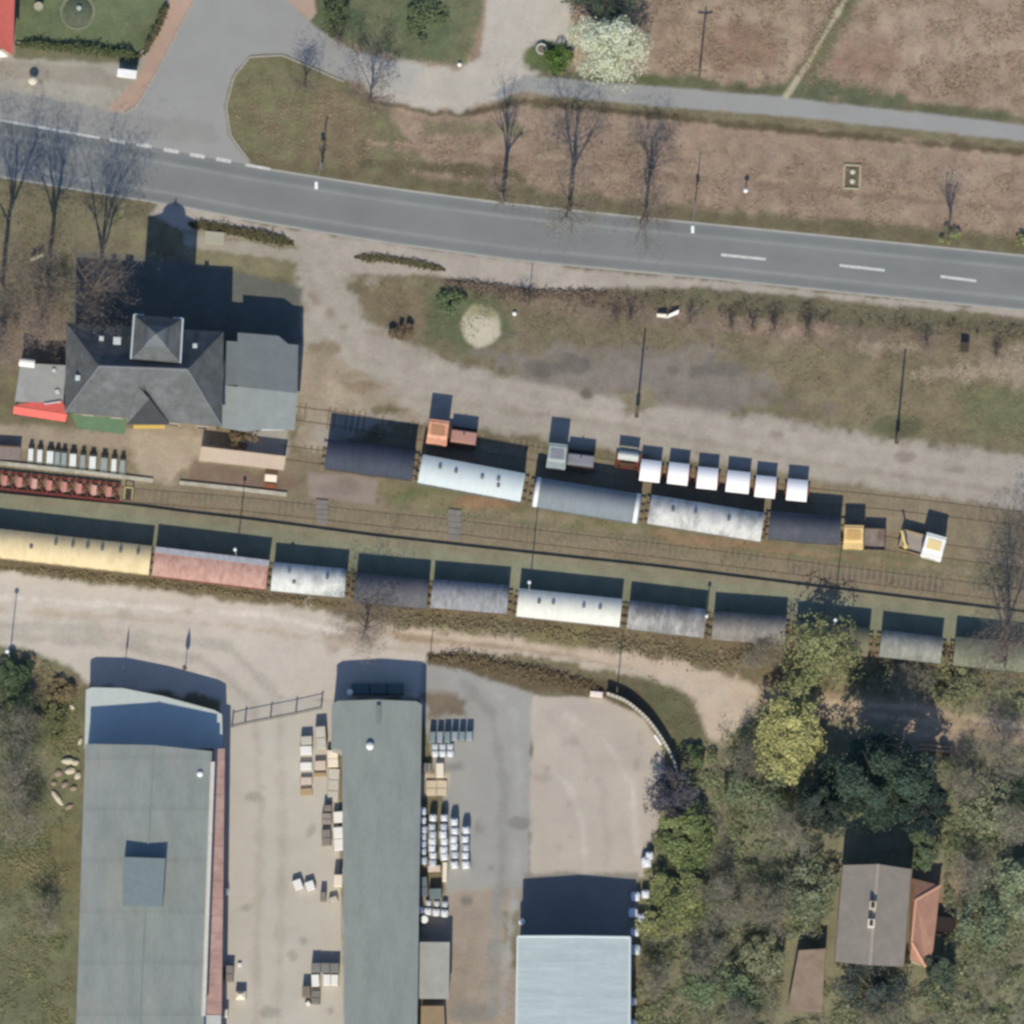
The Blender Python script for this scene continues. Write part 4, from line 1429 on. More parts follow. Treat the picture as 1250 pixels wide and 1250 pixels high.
roof_panels('lantern_roof', mk('lantern roof', (140, 156, 162), .06, .8), rb, [[V(151, 1046, bh), n0, s0, V(148, 1106, bh)], [n0, V(202, 1048, bh), V(199, 1107, bh), s0]], .1)
q = V(244, 945, he + .3); MB().lathe((q.x, q.y, q.z - .1), [(.32, 0), (.32, .25), (.1, .4)], 12).build('roof_vent', WHT, t, off=t.location)

t = bnd('narrow grey-roofed hall between the two storage yards', 'industrial_hall', 'hall', 462, 1050)
h2 = [(405, 860), (412, 855), (460, 853.5), (508, 855.5), (515, 860), (508, 1340), (420, 1340), (417, 916), (404, 913)]
he = 5.1
_, hi = walls(t, h2, he, he - .05, CONCW, inset=.15)
wall_windows(t, hi, 2.4, 1.6, 1.2, 5.0, GLASS, FRAME)
roof_panels('roof', HALL2, t, [[V(405, 860, he), V(412, 855.5, he), V(460, 854, he + .15), V(464, 1340, he + .6), V(421, 1340, he), V(417.5, 916, he), V(404, 913, he)], [V(460, 854, he + .15), V(508, 856, he), V(515, 860, he), V(508, 1340, he), V(464, 1340, he + .6)]], .22)
for px, py, z_, nm in ((451.5, 911, he + .55, 'roof_vent'), (462, 872, he + .6, 'roof_patch')):
    q = V(px, py, z_)
    if nm == 'roof_vent':
        MB().lathe((q.x, q.y, q.z - .1), [(.42, 0), (.42, .3), (.15, .5)], 14).build(nm, WHT, t, off=t.location)
    else:
        MB().box((q.x, q.y, q.z - .03), (.5, 2.0, .06)).build(nm, mk('roof patch', (118, 126, 126), .1, 2), t, off=t.location)
mb = MB()
for px in (440, 463, 482):
    q = V(px, 842); mb.box((q.x, q.y, 0), (2.0, 1.2, 1.4), 0, .1)
split_build(mb, 'vent_box', mk('dark sheet boxes', (92, 110, 112), .1, 2), t, t.location)
q = V(427, 845, 3.2)
t = thing('wall_lamp', 'white round lamp on a post in the shade north of the narrow hall', 'lamp', (q.x, q.y, 0))
MB().tube((0, 0, 0), (0, 0, 3), .06, .05, 8).build('post', STEEL, t)
MB().lathe((0, 0, 2.95), [(.1, 0), (.34, .12), (.34, .3), (.12, .42)], 14).build('lamp_shade', WHT, t, smooth='auto')

t = bnd('pale blue-grey corrugated hall south of the paved yard', 'industrial_hall', 'hall', 700, 1200)
h3 = [(632, 1143), (769, 1144), (768, 1340), (629, 1340)]
he = 7.0
_, hi = walls(t, h3, he, he - .05, mk('blue grey cladding', (150, 162, 166), .06, 1), inset=.2)
wall_windows(t, hi, 3.4, 2.0, 1.4, 5.0, GLASS, FRAME)
H3 = mk('pale corrugated roof', (176, 188, 188), .11, .5, .6, stretch=(.35, 2.2, 1), waves=('Y', .62, .07))
roof_panels('roof', H3, t, [[V(632, 1143, he), V(701, 1143, he + .5), V(698, 1340, he + .5), V(629, 1340, he)], [V(701, 1143, he + .5), V(769, 1144, he), V(768, 1340, he), V(698, 1340, he + .5)]], .2)
MB().tube(V(632, 1143, he), V(701, 1143, he + .5), .12, .12, 5).tube(V(701, 1143, he + .5), V(769, 1144, he), .12, .12, 5).tube(V(769, 1144, he), V(768, 1340, he), .12, .12, 5).tube(V(632, 1143, he), V(629, 1340, he), .12, .12, 5).build('verge_trim', mk('pale verge trim', (214, 222, 224), .04, 2), t, off=t.location)

t = bnd('low grey flat-roofed shed beside the narrow hall', 'storage_shed', 'shed', 530, 1185)
sh = [(510, 1150), (549, 1150), (548, 1219), (510, 1219)]
walls(t, sh, 3.2, 3.15, CONCW, inset=.12)
roof_panels('roof', mk('grey felt roof', (164, 164, 157), .08, 1, .85, dirt=(150, 148, 140), dirt_amt=.5), t, [[V(*p, 3.3) for p in sh]], .16)
t = bnd('brown tarred shed roof south of the grey flat-roofed shed', 'storage_shed', 'shed', 525, 1240)
sh = [(514, 1228), (542, 1228), (545, 1300), (512, 1300)]
walls(t, sh, 1.6, 1.55, mk('brown boards', (120, 98, 78), .15, 2), inset=.1)
roof_panels('roof', mk('brown tar roof', (150, 132, 108), .1, 1, .9), t, [[V(*p, 1.75) for p in sh]], .1)

# house in the wood -------------------------------------------------------------
t = bnd('brown-roofed house with two chimneys among the trees', 'house', 'house', 1066, 1118)
hh, hr = 5.2, 7.4
hp = [(1029, 1056), (1112.5, 1061), (1103, 1180), (1019, 1174)]
_, hi = walls(t, hp, hh, hh - .1, PLASTER, inset=.4)
wall_windows(t, hi, 1.1, 1.0, 1.4, 2.6, GLASS, FRAME)
TILE = mk('grey-brown tiles', (146, 138, 128), .1, .9, .9, dirt=(132, 126, 120), dirt_amt=.6, dirt_scale=.5, waves=('X', .34, .12))
n0, s0 = V(1072, 1055, hr), V(1062, 1178, hr)
rf = roof_panels('roof', TILE, t, [[V(*hp[0], hh), n0, s0, V(*hp[3], hh)], [n0, V(*hp[1], hh), V(*hp[2], hh), s0]], .18)
rdg = MB().tube(n0, s0, .2, .2, 6).build('ridge_tiles', mk('pale ridge', (166, 158, 146), .1, 2), rf, off=t.location)
gh = mk('chimney render', (196, 188, 168), .08, 3)
for py, m_ in ((1105, gh), (1127, mk('white chimney', (224, 216, 200), .05, 3))):
    q = V(1066 - (py - 1100) * .09, py, hr + 1)
    c = MB().box((q.x, q.y, hr - .5), (.75, .9, 1.5), -.08).build('chimney', m_, rf, off=t.location)
    MB().box((q.x, q.y, hr + 1.0), (.4, .55, .12), -.08).build('flue', mk('sooty flue', (60, 54, 50), .1, 3), c, off=t.location)
for a, b in ((hp[0], hp[3]), (hp[1], hp[2])):
    MB().tube(V(*a, hh - .1), V(*b, hh - .1), .1, .1, 6).build('gutter', mk('dark brown gutter', (112, 88, 74), .1, 2), t, off=t.location)
ot = mk('orange clay tiles', (174, 134, 114), .14, 1.2, .85, dirt=(158, 120, 102), dirt_amt=.8, dirt_scale=.8, waves=('X', .3, .12))
ho = [(1113, 1072), (1148, 1081), (1139, 1120), (1138, 1160), (1130, 1180), (1112, 1175), (1109, 1150)]
walls(t, ho, 2.6, 2.5, PLASTER, 'extension_wall', .15)
r1 = V(1118, 1098, 3.9); r2 = V(1113, 1150, 3.9)
ex = roof_panels('extension_roof', ot, t, [[V(1113, 1072, 2.7), r1, V(1148, 1081, 2.6)], [r1, V(1113, 1072, 2.7), V(1110, 1150, 2.7), r2], [V(1148, 1081, 2.6), r1, r2, V(1130, 1180, 2.6), V(1139, 1160, 2.6)], [V(1110, 1150, 2.7), V(1111, 1172, 2.6), V(1130, 1180, 2.6), r2]], .1)
MB().tube(r1, V(1148, 1081, 2.65), .14, .14, 6).tube(r1, r2, .14, .14, 6).tube(r2, V(1130, 1180, 2.65), .16, .16, 6).build('ridge_tiles', mk('pale clay ridge', (216, 168, 142), .08, 2), ex, off=t.location)
t = bnd('low brown mono-pitch shed west of the house', 'garden_shed', 'shed', 988, 1200)
sp = [(975, 1160), (1008, 1158), (1003, 1236), (961, 1234)]
walls(t, sp, 2.6, 2.3, mk('brown boards', (120, 98, 78), .15, 2), inset=.12)
roof_panels('roof', mk('brown felt roof', (142, 126, 110), .12, 1, .9, dirt=(120, 100, 86), dirt_amt=.6), t, [[V(975, 1160, 2.9), V(961, 1234, 2.3), V(1003, 1236, 2.4), V(1008, 1158, 2.9)]], .1)
t = bnd('small black-roofed hutch east of the orange tiled extension', 'hutch', 'hutch', 1153, 1130)
hp_ = [(1141, 1118), (1168, 1121), (1166, 1139), (1140, 1136)]
walls(t, hp_, 1.6, 1.5, mk('dark boards', (84, 70, 60), .1, 2), inset=.1)
roof_panels('roof', mk('black felt', (52, 44, 42), .12, 2, .9), t, [[V(*p, 1.7) for p in hp_]], .08)
# north-west house corner
t = bnd('corner of a house with bright red roof and white gable edge', 'house', 'house', -20, 20)
hp_ = [(-160, -120), (22, -120), (17, 62), (-160, 62)]
walls(t, hp_, 5, 4.9, PLASTER, inset=.4)
roof_panels('roof', mk('bright red tiles', (206, 108, 96), .07, 1, .8, waves=('X', .34, .08)), t, [[V(-70, -120, 8.5), V(21, -120, 5), V(16, 68, 5), V(-60, 20, 8.5)], [V(-70, -120, 8.5), V(-60, 20, 8.5), V(-160, 62, 5), V(-160, -120, 5)]], .15)
roof_panels('gable_trim', mk('white gable', (240, 238, 234), .03, 2), t, [[V(-60, 21, 8.3), V(10, 69, 4.9), V(0, 70, 4.7), V(-60, 40, 7.6)]], .1)

# ------------------------------------------------------------------ walls, gates, lamps
def fence_line(name, label, cat, line, h, w, mat, cap=None, post=None):
    x, y = P(*line[0])
    t = thing(name, label, cat, (x, y, 0))
    mb, mc = MB(), MB()
    for a, b in zip(line, line[1:]):
        A, B = V(*a), V(*b)
        d = B - A; c = (A + B) / 2; an = math.atan2(d.y, d.x)
        mb.box((c.x, c.y, 0), (d.length + w * .4, w, h), an)
        if cap:
            mc.box((c.x, c.y, h), (d.length + w * .5, w + .12, .07), an)
    mb.build('wall', mat, t, off=t.location)
    if cap:
        mc.build('coping', cap, t, off=t.location)
    return t


cw = [tuple(p) for p in smooth_line([(741, 848), (764, 856), (790, 878), (808, 903), (822, 928), (828, 950)], 30, 6)]
fence_line('curved_wall', 'curved concrete wall with pale coping round the corner of the paved yard', 'wall', cw, 1.6, .16, CONCW, mk('pale coping', (206, 200, 182), .1, 2))
x, y = P(728, 847, .8)
t = thing('concrete_block', 'pale pinkish block lying at the start of the curved wall', 'block', (x, y, 0), -.1)
MB().box((0, 0, 0), (1.4, .6, .7), 0, .06).build('block', mk('pale pinkish stone', (238, 222, 214), .05, 2), t)
x, y = P(803, 903, 1.7)
t = thing('leaning_sheet', 'narrow white sheet leaning on the curved wall', 'sheet', (x, y, 1.2), -.95)
MB().box((0, 0, 0), (1.3, .25, .6), 0, .05).build('sheet', WHT, t)

GATE = mk('grey gate steel', (132, 128, 122), .12, 3, .6)
x, y = P(340, 878)
t = thing('sliding_gate', 'long steel sliding gate across the entrance between the two halls', 'gate', (x, y, 0))
ga = [(283, 888), (299, 884), (330, 878), (361, 872), (392, 865)]
mb = MB()
for a, b in zip(ga, ga[1:]):
    for h in (.25, 1.75):
        mb.tube(V(*a, 0) + Vector((0, 0, h)), V(*b, 0) + Vector((0, 0, h)), .05, .05, 5)
mb.build('rails', GATE, t, off=t.location)
for p in ga:
    q = V(*p); MB().box((q.x, q.y, 0), (.16, .16, 2.0), -.2).build('post', GATE, t, off=t.location)
mb = MB()
for a, b in zip(ga, ga[1:]):
    A, B = V(*a), V(*b)
    for k in range(1, 10):
        c = A.lerp(B, k / 10); mb.tube((c.x, c.y, .25), (c.x, c.y, 1.75), .008, .008, 3)
mb.build('bars', GATE, t, off=t.location)

POLE = mk('weathered pole timber', (110, 96, 78), .15, 3, .9)
GALV = mk('galvanised post', (150, 152, 150), .08, 3, .5)


def mast(name, label, cat, px, py, h, r=.11, mat=POLE, cross=False, box=False, base=False):
    x, y = P(px, py)
    t = thing(name, label, cat, (x, y, 0))
    MB().tube((0, 0, 0), (0, 0, h), r, r * .7, 8).build('pole', mat, t)
    if cross:
        MB().box((0, 0, h - .7), (1.6, .12, .12)).build('crossarm', mat, t)
        for s in (-.65, 0, .65):
            MB().lathe((s, 0, h - .58), [(.05, 0), (.08, .1), (.05, .2)], 8).build('insulator', mk('insulator', (90, 70, 56), .1, 3), t)
    if box:
        MB().box((0, -.02, 1.6), (.42, .42, 1.0), 0, .04).build('box', mk('brown switch box', (84, 70, 58), .1, 3), t)
    return t


mast('wooden_mast', 'tall wooden mast with switch box in the dark gravel above the trolley row', 'mast', 777, 509, 10.2, .14, box=True)
mast('wooden_mast', 'tall wooden mast in a grassy tuft at the right of the gravel lane', 'mast', 1094, 541, 10.8, .14, box=True)
mast('utility_pole', 'utility pole with crossarm in the dry field north of the footpath', 'pole', 853, 98, 8.5, .12, cross=True)
mast('wooden_mast', 'slender pole standing between the dirt track and the curved wall', 'mast', 753, 846, 7.2, .08)
mast('wooden_mast', 'short thin pole by the roadside lay-by', 'mast', 645, 374, 5.0, .07)
mast('wooden_mast', 'thin pole at the end of the dry hedge by the asphalt yard', 'mast', 524, 812, 4.0, .07)
LAMPW = mk('lamp housing', (244, 246, 246), .03, 3, .4)


def lamp(label, px, py, h, arm=None, size=.24):
    x, y = P(px, py)
    t = thing('street_lamp', label, 'street lamp', (x, y, 0))
    MB().tube((0, 0, 0), (0, 0, h), .08, .05, 8).build('pole', GALV, t)
    if arm:
        ax, ay = arm
        mb = MB().tube((0, 0, h - .05), (ax * .5, ay * .5, h + .25), .045, .04, 6).tube((ax * .5, ay * .5, h + .25), (ax, ay, h + .3), .04, .035, 6)
        mb.build('arm', GALV, t)
        MB().box((ax * 1.05, ay * 1.08, h + .2), (.36, .8, .16), 0, .05).build('lamp_head', LAMPW, t)
    else:
        MB().lathe((0, 0, h - .1), [(.08, 0), (size, .12), (size, .3), (.1, .48)], 12).build('lamp_head', LAMPW, t, smooth='auto')
    return t


lamp('street lamp whose white head hangs over the road near the wide junction', 393, 207, 6.3, (-.5, -2.4))
lamp('street lamp whose white head hangs over the road left of the centre dashes', 848, 255, 6.6, (-.3, -2.9))
lamp('yard lamp with white head at the left edge of the bright gravel', 12, 803, 7.6)
lamp('platform lamp rising behind the faded red goods wagon', 289, 681, 9.0, None, .2)
lamp('platform lamp rising behind the left end of the clean white goods wagon', 646, 723, 11.0, None, .2)
lamp('platform lamp above the mossy wagon below the yellow trolley', 1017, 768, 10.5, None, .2)
lamp('small white-topped post in the dry grass north of the road', 910, 235, 1.6, None, .26)
lamp('platform lamp beside the pale patched goods wagon', 862, 757, 4.4, None, .2)

for px, lb, wd in ((152, 'slim flagpole with a tightly furled dark flag', .12), (226, 'flagpole with a bulkier furled dark flag', .26)):
    x, y = P(px, 818)
    t = thing('flagpole', lb + ' on the gravel north of the left hall', 'flagpole', (x, y, 0))
    MB().tube((0, 0, 0), (0, 0, 4.9), .05, .035, 6).build('pole', GALV, t)
    MB().lathe((.02, 0, 2.3), [(.05, 0), (wd, .5), (wd * .9, 1.4), (.06, 2.3)], 8).build('flag', mk('dark furled flag', (104, 92, 78), .12, 3), t, smooth='auto')

# small furniture
x, y = P(155, 90, 1.8)
t = thing('notice_shelter', 'white flat-topped shelter at the corner of the brick pavement', 'shelter', (x, y, 0), -.12)
MB().box((0, 0, 1.85), (2.15, .95, .14), 0, .04).build('roof', WHT, t)
MB().box((0, .3, 0), (1.9, .08, 1.8)).build('back_panel', mk('shelter panel', (120, 120, 112), .1, 2), t)
mb = MB()
for s in (-.95, .95): mb.tube((s, -.3, 0), (s, -.3, 1.85), .05, .05, 6)
split_build(mb, 'post', GALV, t)
x, y = P(40, 98, 1.2)
t = thing('info_column', 'short cream-topped column on the paving by the lawn', 'column', (x, y, 0))
MB().lathe((0, 0, 0), [(.35, 0), (.35, 1.1), (.38, 1.1)], 14).build('column', mk('dark column', (92, 88, 76), .1, 3), t)
MB().lathe((0, 0, 1.1), [(.52, 0), (.52, .1), (.3, .35), (.05, .45)], 14).build('cap', mk('cream cap', (226, 218, 194), .05, 3), t)
x, y = P(47, 8, .8)
t = thing('bird_bath', 'small pale stone bowl on the lawn near the red-roofed house', 'bird bath', (x, y, 0))
MB().lathe((0, 0, 0), [(.2, 0), (.14, .6), (.5, .8), (.5, .88), (.36, .84)], 14).build('bowl', mk('pale stone', (176, 170, 150), .08, 3), t)
x, y = P(97, 13, .5)
t = thing('round_flower_bed', 'round flower bed with pale edging and a white pot in the lawn', 'flower bed', P(95, 14) + (0,))
mb = MB()
for i in range(28):
    a = i * 2 * math.pi / 28; mb.box((1.85 * math.cos(a), 1.9 * math.sin(a), 0), (.4, .12, .12), a + math.pi / 2)
mb.build('edging', mk('mossy edging', (140, 146, 122), .1, 3), t)
MB().lathe((0, 0, 0), [(1.55, .0), (1.5, .12), (1.1, .3), (.3, .42)], 20).build('planting', mk('dark planting', (92, 100, 82), .3, 3, .95), t, smooth='auto')
MB().lathe((.15, .3, .35), [(.2, 0), (.28, .3), (.2, .34)], 12).build('pot', mk('pale pot', (176, 190, 186), .05, 3), t)
t = thing('round_planter', 'round white concrete planter ring beside the green bush', 'planter', P(661, 60) + (0,))
MB().lathe((0, 0, 0), [(.6, 0), (.62, .5), (.5, .52), (.46, .4)], 18).build('ring', mk('pale concrete ring', (196, 194, 186), .06, 3), t)
MB().lathe((0, 0, .38), [(.45, 0), (.3, .1), (.05, .16)], 14).build('soil', mk('planter soil', (120, 110, 100), .1, 3), t)
t = thing('framed_bed', 'small rectangular kerbed bed with two pale caps in the dry grass', 'framed bed', P(1040, 216) + (0,), -.05)
mb = MB()
for s in (-1, 1):
    mb.box((s * .9, 0, 0), (.16, 2.6, .22)).box((0, s * 1.3, 0), (1.96, .16, .22))
mb.build('frame', mk('pale frame stone', (180, 172, 148), .08, 3), t)
MB().box((0, 0, .004), (1.4, 2.0, .12)).build('soil', mk('dark bed soil', (104, 96, 78), .2, 3), t)
for s in (-.5, .55):
    MB().lathe((.05, s, .12), [(.28, 0), (.28, .16), (.1, .24)], 12).build('cap', mk('pale cap', (200, 196, 176), .05, 3), t)
x, y = P(815, 385, .8)
t = thing('bent_sheet', 'bent white sheet lying in the brush south of the road', 'sheet', (x, y, 0))
MB().slab([(-1.2, -.1, .2), (-.1, -.25, .5), (-.1, .1, 1.0), (-1.2, .2, .8)], .05).build('left_half', mk('dull white sheet', (226, 220, 208), .06, 3), t)
MB().slab([(-.1, -.3, .5), (1.2, .25, .3), (1.25, .65, .7), (.1, .1, .95)], .05).build('right_half', WHT, t)
for px, py, s_, lb in ((628, 383, .4, 'white'), (561, 79, .4, 'pale')):
    x, y = P(px, py)
    t = thing('marker_stone', {628: 'small white marker stone by the sand patch', 561: 'small bright stone at the driveway corner of the lawn'}[px], 'stone', (x, y, 0))
    MB().lathe((0, 0, 0), [(s_ * .6, 0), (s_ * .65, .3), (s_ * .3, .45)], 8).build('stone', WHT, t)
t = thing('dark_cabinet', 'small dark cabinet in the brush between road and gravel lane, at the right', 'cabinet', P(1177, 425) + (0,))
MB().box((0, 0, 0), (.8, .9, 1.1), -.05, .05).build('cabinet', mk('dark cabinet', (88, 76, 64), .1, 3), t)
MB().box((0, 0, 1.1), (.95, 1.05, .08), -.05).build('lid', mk('dark lid', (74, 66, 56), .1, 3), t)
t = thing('bench', 'stone bench slab among the low hedge by the road', 'bench', P(262, 291) + (0,), -.1)
MB().box((0, 0, .4), (2.2, 1.4, .12), 0, .03).build('slab', mk('pale bench slab', (170, 166, 148), .06, 3), t)
split_build(MB().box((-.8, 0, 0), (.2, 1.1, .4)).box((.8, 0, 0), (.2, 1.1, .4)), 'leg', CONCW, t)
t = thing('white_notice', 'pointed white notice board beneath the bare trees beside the station', 'sign', P(45, 318) + (0,), .2)
MB().slab([(-.75, -.1, .7), (.75, .2, .7), (.8, .45, 1.3), (-.6, .2, 1.3)], .05).build('board', mk('dull white board', (190, 184, 168), .06, 3), t)
split_build(MB().tube((-.5, 0, 0), (-.5, 0, .9), .05, .05, 6).tube((.5, .15, 0), (.5, .15, .9), .05, .05, 6), 'leg', POLE, t)

# timber planks / platform in the wood
t = thing('timber_stack', 'long pale timber planks stacked at the edge of the wood', 'timber', P(1140, 914) + (0,), -.1)
mb = MB()
for k, yy in enumerate((.3, -.15)):
    mb.box((rnd.uniform(-.3, .3), yy, 0), (3.4, .3, .3), 0, .03)
split_build(mb, 'plank', mk('pale planks', (176, 152, 122), .15, 1.5), t)
MB().box((.1, -.55, 0), (3.2, .2, .2)).build('bearer', mk('mossy bearer', (110, 104, 72), .15, 2), t)
# ------------------------------------------------------------------ goods in the yards
PALLET = mk('pallet wood', (150, 128, 100), .15, 3, .9)
WHTG = mk('white wrapped goods', (232, 232, 228), .05, 3, .6)
CREAMG = mk('cream wrapped goods', (232, 222, 204), .05, 3, .7)
GREYG = mk('light grey blocks', (192, 188, 178), .08, 2, .85)
PINKG = mk('pinkish stone blocks', (206, 190, 178), .08, 2, .85)
TANG = mk('tan boards', (196, 172, 136), .1, 2, .85)
BROWNG = mk('dark brown crates', (104, 84, 64), .15, 2, .85)
MIDG = mk('mid grey crates', (132, 128, 122), .15, 2, .85)
TEALG = mk('teal grey sacks', (126, 144, 146), .1, 3, .7)


def pallet_goods(label, x0, y0, x1, y1, h, mat, name='goods_pallet', cat='pallet', rz=None, split=(1, 1), bev=.06, group=None, boards=True):
    """load seen at the map rectangle, standing on a wooden pallet"""
    h0 = .14 if boards else 0.0
    rz = rnd.uniform(-.06, .06) if rz is None else rz
    px, py = (x0 + x1) / 2, (y0 + y1) / 2
    x, y = P(px, py, h + h0)
    t = thing(name, label, cat, (x, y, 0), rz, group)
    w, d = (x1 - x0) * SC, (y1 - y0) * SC
    if boards:
        mb = MB()
        for i in range(5):
            mb.box((0, -d / 2 + d * (i + .5) / 5, .1), (w + .06, d / 5 * .72, .03))
        for s in (-1, 0, 1):
            mb.box((s * (w / 2 - .06), 0, 0), (.1, d, .098))
        mb.build('pallet', PALLET, t)
    nx, ny = split
    for i in range(nx):
        for j in range(ny):
            hx = h * rnd.uniform(.94, 1.0)
            MB().box((-w / 2 + w * (i + .5) / nx, -d / 2 + d * (j + .5) / ny, h0), (w / nx - .04, d / ny - .04, hx), rnd.uniform(-.02, .02), bev).build('block', mat, t)
    return t


G1 = 'pallets and crates along the narrow hall'
pallet_goods('light wrapped pallet, northernmost of the left file beside the gate', 367, 898, 381, 909, 1.2, GREYG, group=G1)
pallet_goods('bright white pallet second in the left file, just below the light one', 366, 910, 381, 921, 1.1, WHTG, group=G1)
pallet_goods('white pallet third in the left file, with dark gaps above and below', 366, 930, 381, 940, .6, WHTG, group=G1)
pallet_goods('pinkish stone pallet fourth in the left file', 367, 948, 381, 957, .5, PINKG, group=G1)
pallet_goods('low brown slatted crate at the foot of the left file', 367, 962, 381, 971, .3, TANG, name='slatted_crate', cat='crate', split=(5, 1), group=G1, bev=.02)
pallet_goods('double pale grey block stack nearest the hall corner by the gate', 385, 886, 398, 914, 1.6, GREYG, split=(1, 2), group=G1)
pallet_goods('pinkish block pallet between the white file and the hall', 384, 928, 398, 940, .7, PINKG, group=G1)
pallet_goods('thin tan plank bundle between two dark gaps', 383, 943, 398, 948, .4, TANG, name='plank_bundle', cat='planks', split=(1, 3), group=G1, bev=.02)
pallet_goods('tall cream box against the step in the hall wall', 399.5, 915, 413, 936, 1.0, CREAMG, name='big_box', cat='box', split=(1, 2), group=G1)
pallet_goods('pale stone slab pallet below the tall cream box', 400, 938, 414, 978, .25, GREYG, split=(1, 3), group=G1)
pallet_goods('mauve grey crate with dark rear side north of the bright white pallets', 395, 982, 405, 990, 1.3, MIDG, name='crate', cat='crate', group=G1)
pallet_goods('mid grey crate beside the first bright white pallet', 393, 992, 405, 1006, .9, mk('mauve grey crate', (150, 143, 138), .12, 2), name='crate', cat='crate', split=(1, 2), group=G1)
pallet_goods('darker grey crate beside the long bright white pallet', 393, 1012, 404, 1032, .9, MIDG, name='crate', cat='crate', split=(1, 2), group=G1)
pallet_goods('square bright white pallet touching the hall', 407, 990, 420, 1004, 1.1, WHTG, group=G1)
pallet_goods('long bright white double pallet touching the hall', 407, 1009, 420, 1038, 1.0, WHTG, split=(1, 2), group=G1)
pallet_goods('cream pallet standing alone below the long white one', 407, 1067, 418, 1082, 1.9, CREAMG, group=G1)
pallet_goods('left of the two small white crates out in the concrete yard', 358, 1073, 369, 1086, .8, WHTG, name='crate', cat='crate', rz=.35, group=G1)
pallet_goods('right of the two small white crates out in the concrete yard', 373, 1075, 384, 1087, .8, WHTG, name='crate', cat='crate', rz=.3, group=G1)
pallet_goods('narrow brown upright crate left of the cream pallet', 391, 1088, 398, 1100, 1.3, MIDG, name='crate', cat='crate', group=G1)
pallet_goods('small pale cube below the cream pallet', 402, 1094, 412, 1101, .7, GREYG, name='crate', cat='crate', rz=.3, group=G1)
G2 = 'goods at the south end of the concrete yard'
pallet_goods('wide mid grey stack casting a broad dark shadow by the hall', 380, 1175, 414, 1187, 1.5, mk('grey stack', (128, 128, 126), .1, 2), split=(3, 1), group=G2)
pallet_goods('upright white pallet on the brown crate platform', 380, 1189, 390, 1204, .9, WHTG, group=G2)
pallet_goods('broad white stepped pallet beside the narrow hall, at the south', 394, 1189, 413, 1203, .8, WHTG, split=(2, 1), group=G2)
pallet_goods('brown crate left of the upright white pallet', 369, 1203, 379, 1217, 1.5, mk('taupe crate', (128, 118, 106), .12, 2), name='crate', cat='crate', group=G2)
pallet_goods('low taupe crate below the upright white pallet', 380, 1209, 391, 1226, .6, MIDG, name='crate', cat='crate', split=(1, 2), group=G2)
pallet_goods('small pale block at the foot of the brown crate', 373, 1222, 379, 1228, .5, WHTG, name='crate', cat='crate', rz=.5, group=G2)
pallet_goods('grey drum crate against the brick-red lean-to', 275, 1178, 285, 1198, 1.3, MIDG, name='crate', cat='crate', split=(1, 2), group=G2)
pallet_goods('round-cornered cream pile in front of the lean-to', 287, 1209, 300, 1220, 1.4, CREAMG, group=G2, bev=.35)
pallet_goods('tall cream sack against the south end of the lean-to', 271, 1231, 278, 1242, 1.3, CREAMG, name='sack', cat='sack', group=G2, bev=.2)
pallet_goods('tiny bright box in the yard near the grey drum crate', 290, 1175, 295, 1180, .4, WHTG, name='crate', cat='crate', group=G2, bev=.05, boards=False)
pallet_goods('small white box halfway down the lean-to wall', 274, 1084, 279, 1092, .9, WHTG, name='crate', cat='crate', group=G2, boards=False)

# bulk bags -------------------------------------------------------------------
BAGM = mk('white woven bag', (226, 230, 234), .07, 4, .7)
BAGD = mk('greyed woven bag', (196, 203, 210), .09, 4, .7)


def bag_mesh():
    mb = MB()
    rings = [(0, .40), (.06, .46), (.35, .50), (.7, .49), (.92, .44), (1.0, .34)]
    n = 16
    vs, fs = [], []
    for z, r in rings:
        for i in range(n):
            t = 2 * math.pi * i / n
            c, s_ = math.cos(t), math.sin(t)
            k = (abs(c) ** 5 + abs(s_) ** 5) ** (-1 / 5)
            vs.append((c * k * r, s_ * k * r, z))
    for k in range(len(rings) - 1):
        for i in range(n):
            fs.append((k * n + i, k * n + (i + 1) % n, (k + 1) * n + (i + 1) % n, (k + 1) * n + i))
    fs += [tuple(range(n - 1, -1, -1)), tuple(range((len(rings) - 1) * n, len(rings) * n))]
    mb.add(vs, fs)
    return mb


proto = None


def bulk_bag(px, py, h, label, grp, s=1.0, mat=0):
    global proto
    if proto is None:
        proto = []
        for m_ in (BAGM, BAGD):
            t = thing('bulk_bag', 'x', 'bulk bag')
            bag_mesh().build('bag', m_, t, smooth='auto')
            mb = MB().lathe((0, 0, .98), [(.16, 0), (.13, .1), (.2, .16), (.04, .13)], 10)
            mb.build('spout', m_, t, smooth='auto')
            for sx in (-1, 1):
                for sy in (-1, 1):
                    a = Vector((sx * .40, sy * .2, .9)); b = Vector((sx * .3, sy * .32, 1.12)); c = Vector((sx * .2, sy * .40, .9))
                    MB().tube(a, b, .022, .022, 4).tube(b, c, .022, .022, 4).build('lifting_loop', m_, t)
            proto.append([t, False])
    pr = proto[mat]
    x, y = P(px, py, h)
    sc_ = (s * .98, s * .98, h)
    if not pr[1]:
        pr[1] = True
        o = pr[0]
        o.location = (x, y, 0); o.rotation_euler = (0, 0, rnd.uniform(-.08, .08)); o.scale = sc_; o['label'] = label
    else:
        o = copy_tree(pr[0], None, (x, y, 0), rnd.uniform(-.1, .1), sc_, label)
    o['group'] = grp
    return o


